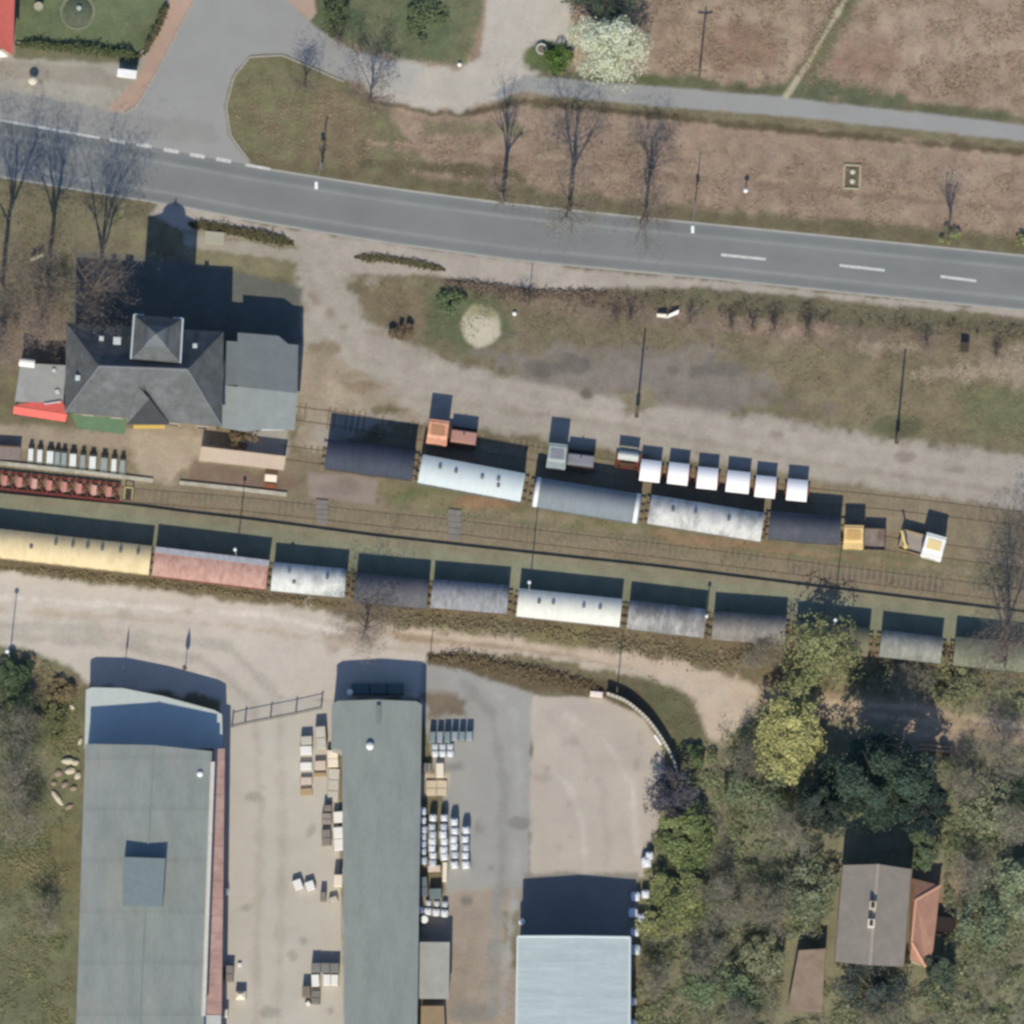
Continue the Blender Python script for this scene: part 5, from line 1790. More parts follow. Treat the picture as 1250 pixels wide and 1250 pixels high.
on = ['first', 'second', 'third', 'fourth', 'fifth', 'sixth', 'seventh', 'eighth']
cols = [(516, [990, 1001, 1012, 1021, 1030, 1039, 1050]), (528, [998, 1009, 1018, 1027, 1035, 1044, 1053]), (541.5, [998, 1009, 1018, 1027, 1037, 1045]),
        (554.5, [1003, 1014, 1024, 1033, 1043, 1055]), (568.5, [1013, 1024, 1034, 1044, 1055])]
for ci, (cx_, ys_) in enumerate(cols):
    for ri, py in enumerate(ys_):
        bulk_bag(cx_ + rnd.uniform(-.8, .8), py, 1.75 if ri < 3 else 1.5, 'white bulk bag in the block, %s file from the hall, %s from the north' % (on[ci], on[ri]),
                 'white bulk bags in a block beside the narrow hall', rnd.uniform(.84, .94), 1 if rnd.random() < .35 else 0)
for ri in range(2):
    for i in range(3):
        bulk_bag(531 + i * 9.3, 911 + ri * 8.5, 1.0, 'small white bag, %s from the left in the %s row of six' % (on[i], 'northern' if ri == 0 else 'southern'), 'six small white bags behind the narrow hall', .78, ri == 0)
for i in range(4):
    bulk_bag(512 + i * 10.2, 1111 + i * 1.2, 1.0, 'open topped white bag, %s from the left in the row by the grey shed' % on[i], 'open white bags by the grey shed', .86, 0)
for i in range(3):
    bulk_bag(523 + i * 10, 1102 + i * .8, .8, 'greyish bag, %s from the left, just north of the open white bag row' % on[i], 'greyish bags by the grey shed', .7, 1)
for i, (px, py) in enumerate([(789, 1052), (793, 1044), (776, 1094), (788, 1091), (773, 1114), (782, 1120), (775, 1137), (776, 1159), (772, 1222), (772, 1248)]):
    bulk_bag(px, py, 1.3 if i < 7 else 1.0, ['large white bag against the green bushes at the paved yard corner', 'smaller white bag just north-east of the large one at the paved yard corner',
             'white bag close to the hall shadow corner', 'second white bag beside the one at the hall shadow corner', 'white bag midway along the hall shadow edge', 'greyish bag beside the midway bag along the hall shadow',
             'white bag right by the hall corner', 'tall white bag just below the hall corner', 'white bag far down the east side of the pale hall', 'last white bag at the bottom edge, east of the pale hall'][i],
             'white bags between the pale hall and the bushes', [1.2, .9, 1.05, .95, 1.05, .95, 1.0, 1.15, .9, .8][i], 1 if i == 5 else 0)
# teal stack and boards
for i in range(6):
    pallet_goods('sack stack, %s from the left, in the grey row behind the six white bags' % on[i], 524 + i * 9, 892, 532 + i * 9, 906 - (2 if i > 2 else 0), 1.55, TEALG if i % 2 == 0 else mk('blue grey sacks', (150, 160, 170), .12, 3, .7), name='sack_stack', cat='sack stack', bev=.12, group='teal grey sack stacks behind the narrow hall')
pallet_goods('tall cream sheet pack standing on the tan pallet field', 532, 931, 542, 949, .9, CREAMG, name='sheet_pack', cat='pack')
pallet_goods('flat tan board pack south of the cream sheet pack', 520, 952, 546, 971, .2, mk('sandy boards', (204, 190, 166), .08, 2), name='board_pack', cat='boards', split=(2, 2))
pallet_goods('brown grey crate right against the hall by the cream sheet pack', 515, 931, 527, 942, .8, MIDG, name='crate', cat='crate', split=(2, 1))
pallet_goods('slim cream plank stack below the big bag block', 540, 1052, 546, 1076, 1.0, CREAMG, name='plank_stack', cat='planks')
pallet_goods('pinkish pallet between bag block and slate-grey crates', 522, 1056, 538, 1064, .7, PINKG)
pallet_goods('slate grey crate touching the hall below the bag block', 510, 1070, 522, 1094, 1.2, mk('slate crate', (110, 118, 124), .1, 2), name='crate', cat='crate', split=(1, 2))
pallet_goods('teal grey crate right of the slate grey one', 524, 1084, 539, 1097, 1.3, mk('teal crate', (112, 128, 128), .1, 2), name='crate', cat='crate')
q = P(518, 1122, 1.2)
t = thing('white_drum', 'round white drum lying in the dark gap north of the grey shed', 'drum', (q[0], q[1], 0))
MB().lathe((0, 0, 0), [(.42, 0), (.42, .15), (.44, .3), (.42, .45), (.42, .85), (.44, 1.0), (.42, 1.15), (.36, 1.2)], 18).build('drum', WHT, t, smooth='auto')
q = P(637, 1125, 2.5)
t = thing('white_canister', 'white canister on a stand at the north-west corner of the pale hall', 'canister', (q[0], q[1], 0))
MB().box((0, 0, 0), (.5, .5, 1.8)).build('stand', GALV, t)
MB().lathe((0, 0, 1.8), [(.36, 0), (.38, .5), (.2, .75)], 12).build('canister', WHT, t, smooth='auto')

# rubble by the left hall
STONE = mk('pale rubble stone', (206, 198, 178), .14, 3, .9)
STONE2 = mk('grey pink rubble', (158, 140, 128), .14, 3, .9)


def boulder(px, py, s, label, mat, rz=None, flat=.7):
    x, y = P(px, py)
    o = thing('rubble_block', label, 'rubble', (x, y, 0), rnd.uniform(0, 3) if rz is None else rz, 'rubble heap beside the left hall')
    bm = bmesh.new()
    bmesh.ops.create_icosphere(bm, subdivisions=2, radius=.5)
    for v in bm.verts:
        v.co.x *= s[0] * rnd.uniform(.84, 1.1); v.co.y *= s[1] * rnd.uniform(.84, 1.1); v.co.z = max(-.1, v.co.z * s[2] * rnd.uniform(.85, 1.1)) + .1
    me = bpy.data.meshes.new('stone'); bm.to_mesh(me); bm.free(); me.materials.append(mat)
    c = bpy.data.objects.new('stone', me); COL.objects.link(c); c.parent = o
    return o


rub = [(83, 929, (1.6, .8, 1), 'broad pale slab at the top of the rubble heap by the left hall', STONE, 0), (92, 931, (.9, .7, .8), 'pale stone right of the broad top slab', STONE, .3),
       (86, 941, (1.3, .8, .8), 'pale stone in the middle of the rubble heap', STONE, .2), (95, 947, (.9, .8, .7), 'pale stone nearest the hall wall in the rubble heap', STONE, 1),
       (79, 958, (1.0, .7, .7), 'pinkish stone left of centre in the rubble heap', STONE2, .8), (71, 944, (1.0, .8, .6), 'dull pinkish stone at the left of the rubble heap', STONE2, .4),
       (66, 956, (.8, .6, .5), 'small dull stone at the lower left of the rubble heap', STONE2, .2), (90, 962, (.9, .6, .6), 'small grey pink stone in the lower rubble heap', STONE2, .2),
       (70, 974, (2.0, .7, .7), 'long pale tilted slab at the bottom left of the rubble heap', STONE, -.95), (84, 985, (1.1, .6, .5), 'mossy low stone at the bottom of the rubble heap', STONE2, .5),
       (98, 905, (.9, .5, .6), 'single pale stone against the hall above the rubble heap', STONE, 1.2), (88, 863, (.8, .5, .5), 'small pale stone by the north-west corner of the hall annex', STONE, -.7)]
for r_ in rub:
    boulder(*r_[:5], rz=r_[5])

# ------------------------------------------------------------------ vegetation
LEAF = leaf_mat('leaves')
BARK = mk('grey brown bark', (124, 110, 96), .2, 4, .95)
BARKD = mk('dark bark', (84, 76, 70), .2, 4, .95)
TWIG = mk('bare twigs', (136, 124, 114), .15, 3, .95)


def quads(name, cen, siz, nrm_bias, colr, parent, seed=0, asp=.6, bright=1.5):
    """leaf faces: centres (n,3), half sizes (n), upward bias of the normals, colours (n,3)"""
    g = np.random.default_rng(seed)
    n = len(cen)
    nr = g.normal(size=(n, 3)); nr[:, 2] = np.abs(nr[:, 2]) + nrm_bias * 2
    nr /= np.linalg.norm(nr, axis=1)[:, None]
    a = np.cross(nr, g.normal(size=(n, 3))); a /= np.linalg.norm(a, axis=1)[:, None]
    b = np.cross(nr, a)
    s = siz[:, None]
    k = g.uniform(.6, 1.2, (n, 4))[:, :, None]
    v = np.stack([cen - a * s * k[:, 0], cen - b * s * asp * k[:, 1], cen + a * s * k[:, 2], cen + b * s * asp * k[:, 3]], 1).reshape(-1, 3)
    me = bpy.data.meshes.new(name)
    me.vertices.add(4 * n)
    me.vertices.foreach_set('co', v.astype(np.float32).ravel())
    me.loops.add(4 * n)
    me.loops.foreach_set('vertex_index', np.arange(4 * n, dtype=np.int32))
    me.polygons.add(n)
    me.polygons.foreach_set('loop_start', np.arange(0, 4 * n, 4, dtype=np.int32))
    me.polygons.foreach_set('loop_total', np.full(n, 4, dtype=np.int32))
    me.update(calc_edges=True)
    me.materials.append(LEAF)
    c4 = np.concatenate([np.clip(colr * bright, .004, .9), np.ones((n, 1))], 1)
    set_tint(me, np.repeat(c4, 4, 0))
    o = bpy.data.objects.new(name, me)
    COL.objects.link(o)
    if parent is not None:
        o.parent = parent
    return o


def crown_points(g, r, z0, z1, n, lobes, gap=.0, flat=1.0, spread=.88):
    """points on and in the shells of many overlapping lobes"""
    L = []
    ax = g.uniform(.82, 1.2)
    for k in range(lobes):
        a = g.uniform(0, 2 * math.pi); q = math.sqrt(g.uniform(0, 1)) * spread
        h = g.uniform(0, 1)
        rr = r * (.20 + .24 * g.uniform() ** 1.5) * (1.15 - .45 * h)
        prof = math.sin(math.pi * (.22 + .68 * h)) ** .7
        L.append((math.cos(a) * q * r * prof * ax, math.sin(a) * q * r * prof / ax, z0 + rr * .8 + (z1 - z0 - rr * 1.6) * h, rr))
    L = np.array(L)
    i = g.integers(0, lobes, n)
    d = g.normal(size=(n, 3)); d /= np.linalg.norm(d, axis=1)[:, None]
    d[:, 2] = np.where(g.uniform(size=n) < .72, np.abs(d[:, 2]), d[:, 2])
    rad = L[i, 3] * (g.uniform(.35, 1, n) ** .45)
    p = L[i, :3] + d * rad[:, None] * np.array([1, 1, .8 * flat])
    lc = (i * 0.6180339) % 1.0
    return p, lc, d[:, 2]


def limbs(mb, g, base, h, r0, r, n=6, lean=0.2):
    top = Vector((g.uniform(-.2, .2), g.uniform(-.2, .2), h))
    mb.tube(base, base.lerp(top, .5), r0, r0 * .75, 8).tube(base.lerp(top, .5), top, r0 * .75, r0 * .3, 7)
    for k in range(n):
        a = 2 * math.pi * (k + g.uniform(0, .6)) / n
        s = base.lerp(top, g.uniform(.45, .9))
        e = s + Vector((math.cos(a) * r * .6, math.sin(a) * r * .6, g.uniform(.15, .4) * h * .6))
        m = s.lerp(e, .5) + Vector((0, 0, .1 * h))
        mb.tube(s, m, r0 * .45, r0 * .28, 6).tube(m, e, r0 * .28, r0 * .08, 5)
    return mb


def leafy(name, label, px, py, h, r, c1, c2, n=5000, size=.2, lobes=26, cz=.28, seed=1, cat='tree', trunk=True, group=None, flat=1.0, hpx=None, sparse=1.0, bark=None):
    """a tree whose crown centre is seen at px,py"""
    g = np.random.default_rng(seed)
    x, y = P(px, py, h * .6 if hpx is None else hpx)
    t = thing(name, label, cat, (x, y, 0), 0, group)
    if trunk:
        limbs(MB(), g, Vector((0, 0, -.05)), h * .8, max(.1, h * .022), r, 8).build('trunk', bark or BARK, t)
    else:
        mb = MB()
        for k in range(7):
            a = g.uniform(0, 6.28); e = Vector((math.cos(a) * r * .5, math.sin(a) * r * .5, h * .7))
            mb.tube((0, 0, -.05), e, .05, .02, 5)
        mb.build('stems', bark or BARK, t)
    p, lc, up = crown_points(g, r, h * cz, h, n, lobes, flat=flat)
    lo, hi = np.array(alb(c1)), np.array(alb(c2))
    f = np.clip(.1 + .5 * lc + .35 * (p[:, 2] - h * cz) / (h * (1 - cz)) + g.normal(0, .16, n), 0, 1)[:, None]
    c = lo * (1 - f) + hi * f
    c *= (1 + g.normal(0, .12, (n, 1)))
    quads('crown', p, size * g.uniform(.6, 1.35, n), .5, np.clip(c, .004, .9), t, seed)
    return t


def bare(name, label, px, py, h, r, seed, trunk_frac=.32, cat='tree', bark=None, twig=None, group=None, levels=4, up=.55, buds=None, nb=0, dens=1.0, r0=None, haze=1.0, hz=(132, 122, 112)):
    """leafless tree standing at ground position px,py"""
    g = random.Random(seed)
    x, y = P(px, py)
    t = thing(name, label, cat, (x, y, 0), g.uniform(-.3, .3), group)
    tr, tw, tips = MB(), MB(), []
    r0 = r0 or max(.09, h * .017)

    def br(p, d, L, rad, lv):
        q = p
        segs = 3 if lv < 2 else 2
        for s in range(segs):
            d2 = (d + Vector((g.gauss(0, .10), g.gauss(0, .10), g.gauss(.05, .05) * up))).normalized()
            e = q + d2 * L / segs
            ra, rb = rad * (1 - .45 * s / segs), rad * (1 - .45 * (s + 1) / segs)
            (tr if lv <= 1 else tw).tube(q, e, ra, rb, 6 if lv <= 1 else 3, cap=False)
            if lv < levels and s > 0 or (lv >= 2 and lv < levels):
                for k in range(max(1, int(round((2 if lv else 3) * dens)))):
                    a = g.uniform(0, 6.283)
                    ax = d2.orthogonal().normalized()
                    ax.rotate(Matrix.Rotation(a, 3, d2))
                    sp = g.uniform(.4, .8)
                    nd = (d2 * (1 - sp * .45) + ax * sp * (1.25 - up * .5) + Vector((0, 0, up * .35))).normalized()
                    br(q.lerp(e, g.uniform(.4, 1)), nd, L * g.uniform(.5, .72), rb * .55, lv + 1)
            q, d = e, d2
        if lv >= levels:
            tips.append(q)
    th = h * trunk_frac
    tr.tube((0, 0, -.05), (0, 0, th * .5), r0 * 1.25, r0, 8).tube((0, 0, th * .5), (g.uniform(-.1, .1), g.uniform(-.1, .1), th), r0, r0 * .85, 8)
    nl = 5
    for k in range(nl):
        a = 2 * math.pi * (k + g.uniform(0, .7)) / nl
        sp = r / (h - th) * g.uniform(.45, 1.0)
        br(Vector((0, 0, th * g.uniform(.85, 1))), Vector((math.cos(a) * sp, math.sin(a) * sp, 1)).normalized(), (h - th) * g.uniform(.5, .62), r0 * .5, 1)
    br(Vector((0, 0, th)), Vector((0, 0, 1)), (h - th) * .62, r0 * .6, 1)
    tr.build('trunk', bark or BARK, t)
    tw.build('crown', twig or TWIG, t)
    if tips and haze:
        gg = np.random.default_rng(seed + 500)
        T = np.array([tuple(p) for p in tips])
        nh = int(haze * r * r * 130)
        i = gg.integers(0, len(T), nh)
        p = T[i] + gg.normal(0, .11 * h ** .5, (nh, 3)) * np.array([1, 1, 1.5])
        p[:, 2] = np.maximum(p[:, 2], h * .12)
        f = gg.uniform(.75, 1.25, (nh, 1))
        quads('twigs', p, .24 * gg.uniform(.6, 1.4, nh), .0, np.array(alb(hz)) * f, t, seed, asp=.09, bright=1.0)['kind'] = 'stuff'
    if buds and tips:
        gg = np.random.default_rng(seed)
        T = np.array([tuple(p) for p in tips])
        i = gg.integers(0, len(T), nb)
        p = T[i] + gg.normal(0, .3, (nb, 3))
        lo, hi = np.array(alb(buds[0])), np.array(alb(buds[1]))
        f = gg.uniform(0, 1, (nb, 1))
        quads('leaves', p, .11 * gg.uniform(.6, 1.4, nb), .3, lo * (1 - f) + hi * f, t, seed)
    return t


# trees along the road
bare('roadside_tree', 'slender bare tree on the road verge, left of the three north of the road', 613, 247, 14.0, 1.7, 3, .42, up=.9, levels=3, dens=.8, haze=1.8)
bare('roadside_tree', 'tallest of three bare trees north of the road, with fresh green tips', 695, 255, 14.6, 3.6, 4, .33, up=.5, levels=4, buds=((130, 140, 90), (160, 166, 112)), nb=260, dens=.9, haze=1.8)
bare('roadside_tree', 'forked bare tree on the verge, right of the three north of the road', 787, 268, 12.6, 3.2, 5, .34, up=.5, levels=4, dens=.8, haze=1.8)
bare('roadside_tree', 'small slim bare tree on the verge above the right end of the centre dashes', 1157, 290, 7.6, 1.3, 6, .34, up=1.0, levels=3, haze=1.8)
leafy('roadside_bush', 'pale green bush at the foot of the small slim verge tree', 1156, 287, 1.2, 1.3, (104, 112, 70), (160, 170, 112), 700, .12, 8, .05, 7, 'bush', False)
leafy('roadside_bush', 'pale green bush on the verge at the right edge of the picture', 1247, 295, 1.1, 1.0, (104, 112, 70), (156, 164, 112), 500, .12, 8, .05, 8, 'bush', False)
bare('old_tree', 'tall bare tree at the left edge, west of the white notice board', 2, 352, 21, 3.8, 10, .42, up=.6, levels=4, dens=.8, r0=.26, haze=2.2)
bare('old_tree', 'tall bare tree between the white notice board and the station', 57, 352, 19, 3.4, 11, .45, up=.6, levels=4, dens=.8, r0=.25, haze=2.2)
bare('old_tree', 'bare brownish tree overhanging the north-west corner of the station', 119, 360, 18, 3.9, 12, .3, up=.5, levels=4, dens=.9, r0=.24, haze=2.2)
bare('old_tree', 'spreading bare tree above the flat grey canopy', 48, 412, 8.5, 4.2, 13, .26, up=.25, levels=4, dens=1.0, twig=mk('mauve twigs', (128, 112, 104), .12, 3, .95), haze=2.0, hz=(150, 136, 126))
bare('old_tree', 'broad bare tree at the left edge south of the scattered trunks', 0, 430, 7.0, 3.2, 14, .26, up=.25, levels=4, dens=.9, haze=2.0, hz=(150, 136, 126))
bare('bare_tree', 'bare tree where the side road meets the pale driveway', 452, 124, 8.0, 3.2, 15, .2, up=.5, levels=4, dens=.8, haze=1.8)
bare('bare_tree', 'small bare tree at the north-east tip of the grass island', 372, 106, 5.5, 1.8, 16, .2, up=.6, levels=3, haze=1.8)
bare('bare_tree', 'thin sapling on the grass verge west of the tall roadside trees', 392, 206, 3.2, .5, 17, .4, up=1.2, levels=2, haze=1.8)
bare('bare_tree', 'bare branched tree growing between the gravel yard and the dark grey wagon', 447, 768, 8.5, 3.6, 18, .18, up=.4, levels=4, dens=.9, haze=1.8)
bare('bare_tree', 'big bare tree at the right edge whose shadow falls over the rails', 1225, 806, 15, 4.6, 19, .25, up=.45, levels=4, dens=.9, haze=1.8)
bare('bare_tree', 'bare tree beyond the right edge of the upper siding', 1262, 700, 9, 3.0, 20, .25, up=.5, levels=4, dens=.8, haze=1.8)
leafy('blossom_tree', 'white blossoming tree beside the footpath and the green bush', 742, 62, 6.0, 4.5, (146, 156, 126), (216, 220, 196), 8000, .12, 60, .35, 21)
leafy('green_bush', 'dark green bush between the planter ring and the blossoming tree', 682, 72, 1.6, 2.0, (62, 84, 42), (104, 128, 72), 1500, .13, 14, .05, 22, 'bush', False)
leafy('dark_evergreen', 'dark bushy evergreen at the top edge behind the blossoming tree', 745, -8, 5.0, 4.6, (46, 58, 48), (84, 96, 78), 5000, .16, 34, .1, 23)
leafy('green_bush', 'loose green bush at the west side of the lawn north of the driveway', 408, 18, 2.2, 2.6, (74, 86, 60), (104, 112, 84), 1600, .14, 16, .05, 24, 'bush', False)
leafy('green_bush', 'loose green bush in the middle of the lawn north of the driveway', 522, 28, 1.0, 2.6, (78, 90, 62), (104, 112, 84), 1300, .14, 16, .05, 25, 'bush', False)
bare('bare_shrub', 'bare shrub at the north-west corner of the driveway lawn', 415, 48, 3.0, 1.6, 26, .1, 'shrub', up=.3, levels=3)


def hedge(label, line, w, h, c1, c2, n, seed, name='hedge', cat='hedge', size=.13):
    g = np.random.default_rng(seed)
    x0, y0 = P(*line[len(line) // 2])
    t = thing(name, label, cat, (x0, y0, 0))
    ln = resample(line, 60)
    W = np.array([P(*p) for p in ln])
    i = g.integers(0, 60, n)
    taper = np.clip(np.minimum(i, 59 - i) / 6.0, .35, 1)
    bl = .75 + .5 * vnoise(i * .31, i * 0 + seed, seed)
    off = g.normal(0, .33, (n, 2)) * w * (taper * bl)[:, None]
    z = np.abs(g.uniform(0, 1, n)) ** .6 * h * taper * bl
    p = np.stack([W[i, 0] + off[:, 0] - x0, W[i, 1] + off[:, 1] - y0, z], 1)
    f = np.clip(z / h * .7 + g.normal(.1, .2, n), 0, 1)[:, None]
    quads('foliage', p, size * g.uniform(.6, 1.4, n), .5, np.clip((np.array(alb(c1)) * (1 - f) + np.array(alb(c2)) * f), .004, .9), t, seed)
    mb = MB()
    for k in range(0, 60, 3):
        mb.tube((W[k, 0] - x0, W[k, 1] - y0, 0), (W[k, 0] - x0 + g.normal(0, .1), W[k, 1] - y0, h * .6), .03, .015, 4)
    mb.build('stems', BARKD, t)
    return t


hedge('low dark hedge between pavement and station forecourt, with a stone bench in it', [(232, 274), (275, 280), (320, 289), (356, 297)], .85, .4, (72, 70, 50), (106, 101, 76), 3200, 31)
hedge('narrow low hedge on the gravel by the lay-by', [(434, 314), (470, 316), (500, 321), (542, 329)], .55, .3, (74, 70, 52), (108, 102, 78), 1900, 32)
hedge('clipped dark hedge along the south edge of the top-left lawn', [(20, 54), (90, 60), (170, 69)], .7, .9, (64, 74, 50), (100, 108, 76), 3000, 33)
hedge('dark hedge strip along the eastern edge of the top-left lawn', [(205, 4), (192, 36), (176, 66)], .5, .8, (74, 76, 54), (110, 106, 80), 1500, 34)
hedge('overgrown brown hedge along the north side of the asphalt yard', [(525, 802), (580, 808), (640, 820), (700, 834), (740, 846)], 1.15, .55, (84, 74, 58), (130, 116, 92), 3600, 35)
hedge('row of dry brown brush along the road lay-by', [(545, 344), (600, 350), (660, 358), (740, 359)], .7, .35, (88, 78, 70), (122, 108, 96), 2000, 36)
hedge('dry brown weeds along the south side of the lower train', [(0, 693), (110, 705), (200, 714), (325, 729), (420, 740)], .7, .25, (104, 94, 74), (134, 122, 98), 1500, 37, 'weed_strip', 'weeds')
hedge('mixed weeds between the goods wagons and the dirt track', [(430, 752), (530, 760), (640, 768), (760, 786), (860, 805), (950, 800)], 1.5, .35, (100, 94, 74), (132, 122, 98), 2600, 38, 'weed_strip', 'weeds')

# brush between road and lane
for i, (px, py, lb) in enumerate([(752, 392, 'bare shrub left of the bent white panel'), (770, 388, 'bare shrub close beside the bent white panel'), (842, 393, 'dark twiggy shrub right of the bent white panel'),
                                  (640, 366, 'bare shrub at the east end of the sand patch brush'), (893, 398, 'first bare shrub right of the panel, near a reddish patch'), (918, 400, 'bare shrub in the dry brush midway to the cabinet'),
                                  (945, 402, 'bare shrub in the dry brush at the middle of the road verge'), (985, 405, 'bare shrub left of the tall right-hand mast tip'), (1130, 422, 'low bare shrub left of the dark cabinet'), (1215, 432, 'low bare shrub right of the dark cabinet')]):
    bare('bare_shrub', lb, px, py, rnd.uniform(2.0, 3.2), rnd.uniform(.7, 1.1), 40 + i, .08, 'shrub', up=.6, levels=3, group='bare shrubs in the brush south of the road', twig=mk('brush twigs', (124, 106, 94), .15, 3, .95))

# the wood in the south-east and single trees
GRN = lambda a, b: (a, b)
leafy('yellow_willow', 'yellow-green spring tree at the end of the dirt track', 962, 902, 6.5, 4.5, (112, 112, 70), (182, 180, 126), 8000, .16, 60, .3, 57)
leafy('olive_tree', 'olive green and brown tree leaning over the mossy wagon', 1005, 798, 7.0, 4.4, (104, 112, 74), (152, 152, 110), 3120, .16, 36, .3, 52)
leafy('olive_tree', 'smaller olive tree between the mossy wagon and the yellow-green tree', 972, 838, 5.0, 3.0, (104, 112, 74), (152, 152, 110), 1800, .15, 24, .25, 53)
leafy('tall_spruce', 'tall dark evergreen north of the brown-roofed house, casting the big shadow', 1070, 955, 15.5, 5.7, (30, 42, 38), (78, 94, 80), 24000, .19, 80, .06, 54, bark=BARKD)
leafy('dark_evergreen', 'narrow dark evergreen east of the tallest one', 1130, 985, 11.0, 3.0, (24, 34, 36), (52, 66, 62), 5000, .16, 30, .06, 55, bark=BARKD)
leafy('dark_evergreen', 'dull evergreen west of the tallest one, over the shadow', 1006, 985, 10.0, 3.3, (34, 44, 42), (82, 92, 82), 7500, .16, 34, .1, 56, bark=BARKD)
leafy('green_bush', 'grey-green bush at the north-east corner of the house', 1128, 1036, 4.0, 2.2, (72, 88, 66), (120, 134, 104), 2400, .15, 20, .15, 57, 'bush')
leafy('green_tree', 'bright green tree against the east edge of the paved yard', 836, 1022, 3.8, 3.9, (78, 94, 58), (142, 152, 104), 6500, .16, 40, .12, 58)
leafy('green_tree', 'yellowish green tree east of the hall shadow', 832, 1090, 3.8, 3.8, (88, 96, 60), (148, 152, 108), 6000, .16, 36, .12, 59)
leafy('green_tree', 'low yellowish bush against the hall corner bags', 806, 1130, 2.2, 2.2, (96, 100, 66), (148, 150, 108), 2400, .15, 20, .1, 60)
leafy('dark_bush', 'dark purple-grey leafless-looking bush at the end of the curved wall', 822, 968, 5.0, 3.2, (44, 46, 58), (92, 92, 98), 3600, .13, 30, .1, 61, 'bush')
leafy('green_tree', 'mid green tree south of the yellow-green spring tree', 930, 965, 4.5, 4.2, (74, 87, 67), (120, 128, 99), 2808, .17, 34, .15, 62)
leafy('green_tree', 'dull green tree just west of the brown-roofed house', 985, 1085, 4.1, 3.6, (79, 89, 73), (127, 134, 109), 2376, .17, 30, .15, 64)
leafy('green_tree', 'green tree in the far south of the wood, right of the pale hall', 882, 1205, 4.5, 4.0, (73, 88, 67), (117, 131, 99), 2592, .17, 32, .15, 65)
leafy('green_tree', 'olive tree left of the mono-pitch shed', 930, 1165, 3.8, 3.2, (100, 103, 80), (146, 147, 117), 1944, .16, 26, .15, 66)
leafy('dark_bush', 'dark bushy tree overhanging the south end of the house', 1062, 1205, 6.5, 3.6, (44, 54, 54), (92, 100, 92), 4600, .16, 32, .15, 67)
leafy('green_tree', 'green tree east of the black-roofed hutch', 1200, 1122, 4.5, 3.4, (78, 91, 73), (124, 135, 109), 2376, .17, 28, .15, 68)
leafy('green_tree', 'green tree at the right edge, level with the house ridge', 1245, 1080, 4.5, 3.6, (88, 99, 79), (136, 145, 117), 2268, .17, 28, .15, 69)
leafy('green_tree', 'olive tree at the right edge below the timber planks', 1205, 985, 4.1, 3.6, (91, 100, 80), (143, 146, 119), 2376, .17, 30, .15, 70)
leafy('green_tree', 'olive bush between the streaked wagon and the timber planks', 1165, 838, 3.0, 3.0, (99, 103, 78), (147, 147, 114), 1512, .16, 22, .15, 71)
leafy('dark_bush', 'dark tree squeezed between house extension and the corner trees', 1150, 1190, 5.0, 2.6, (54, 66, 58), (98, 108, 90), 3000, .16, 24, .15, 73)
for i, (px, py, h, r, lb) in enumerate([(880, 1105, 8, 3.6, 'bare grey tree in the wood right of the yellowish green tree'), (935, 1110, 8, 3.6, 'bare grey tree in the wood north of the olive tree by the shed'), (860, 1170, 7, 3.2, 'bare grey tree right of the pale hall corner'),
                                       (965, 1020, 9, 3.4, 'bare tree in the deep shade west of the evergreens'), (1222, 925, 9, 3.4, 'bare grey tree right of the timber planks'), (1180, 1070, 7, 2.8, 'bare tree on the sandy patch east of the house'),
                                       (1170, 960, 8, 2.8, 'bare dark tree beside the narrow evergreen'), (800, 1195, 6, 2.6, 'brown bare shrub tree against the east wall of the pale hall'), (905, 1245, 7, 3.4, 'bare tree at the bottom edge of the wood'),
                                       (910, 935, 7, 2.6, 'bare dark tree at the tip of the dirt track'), (930, 800, 6, 3.0, 'bare brown tree over the end of the lichen grey wagon'), (1110, 835, 6, 2.8, 'bare brown tree south of the streaked pale wagon'),
                                       (1075, 1235, 7, 3.0, 'bare dark tree at the bottom edge below the house'), (1240, 1010, 8, 3.2, 'bare tree at the right edge among olive trees')]):
    bare('bare_tree', lb, px, py, h * .72, r, 80 + i, .2, up=.35, levels=4, dens=.9, twig=mk('grey wood twigs', (122, 116, 104), .15, 3, .95), haze=2.4, hz=(156, 150, 134))
# western scrub
for i, (px, py, h, r, lb) in enumerate([(15, 955, 8, 4.0, 'bare grey tree at the left edge level with the rubble heap'), (30, 1010, 6, 3.0, 'crooked bare tree below the rubble heap'), (20, 890, 6, 3.2, 'bare tree in the dark green scrub at the left edge'), (60, 1120, 4, 2.2, 'thin bare shrub tree in the grass left of the long hall')]):
    bare('bare_tree', lb, px, py, h, r, 110 + i, .15, up=.35, levels=4, dens=.85, twig=mk('grey wood twigs', (122, 116, 104), .15, 3, .95), haze=2.4, hz=(156, 150, 134))
leafy('green_bush', 'dark green bush under the yard lamp at the left edge', 18, 822, 2.6, 2.4, (54, 74, 54), (96, 112, 84), 2200, .15, 18, .05, 121, 'bush', False)
leafy('green_bush', 'dull green bush in the left scrub below the lamp bush', 20, 865, 3.0, 3.0, (66, 82, 60), (110, 120, 90), 2600, .16, 20, .05, 122, 'bush', False)
leafy('green_bush', 'olive bush in the middle of the left scrub', 62, 880, 2.0, 2.2, (92, 98, 66), (128, 128, 94), 1600, .15, 16, .05, 123, 'bush', False)
leafy('green_bush', 'small brown-green bush at the north-west corner of the annex', 78, 840, 1.4, 1.8, (104, 94, 70), (142, 128, 100), 1300, .14, 14, .05, 124, 'bush', False)
leafy('green_bush', 'green bush east of the curved wall', 850, 925, 2.0, 1.7, (70, 86, 60), (110, 122, 86), 1300, .15, 14, .05, 125, 'bush', False)
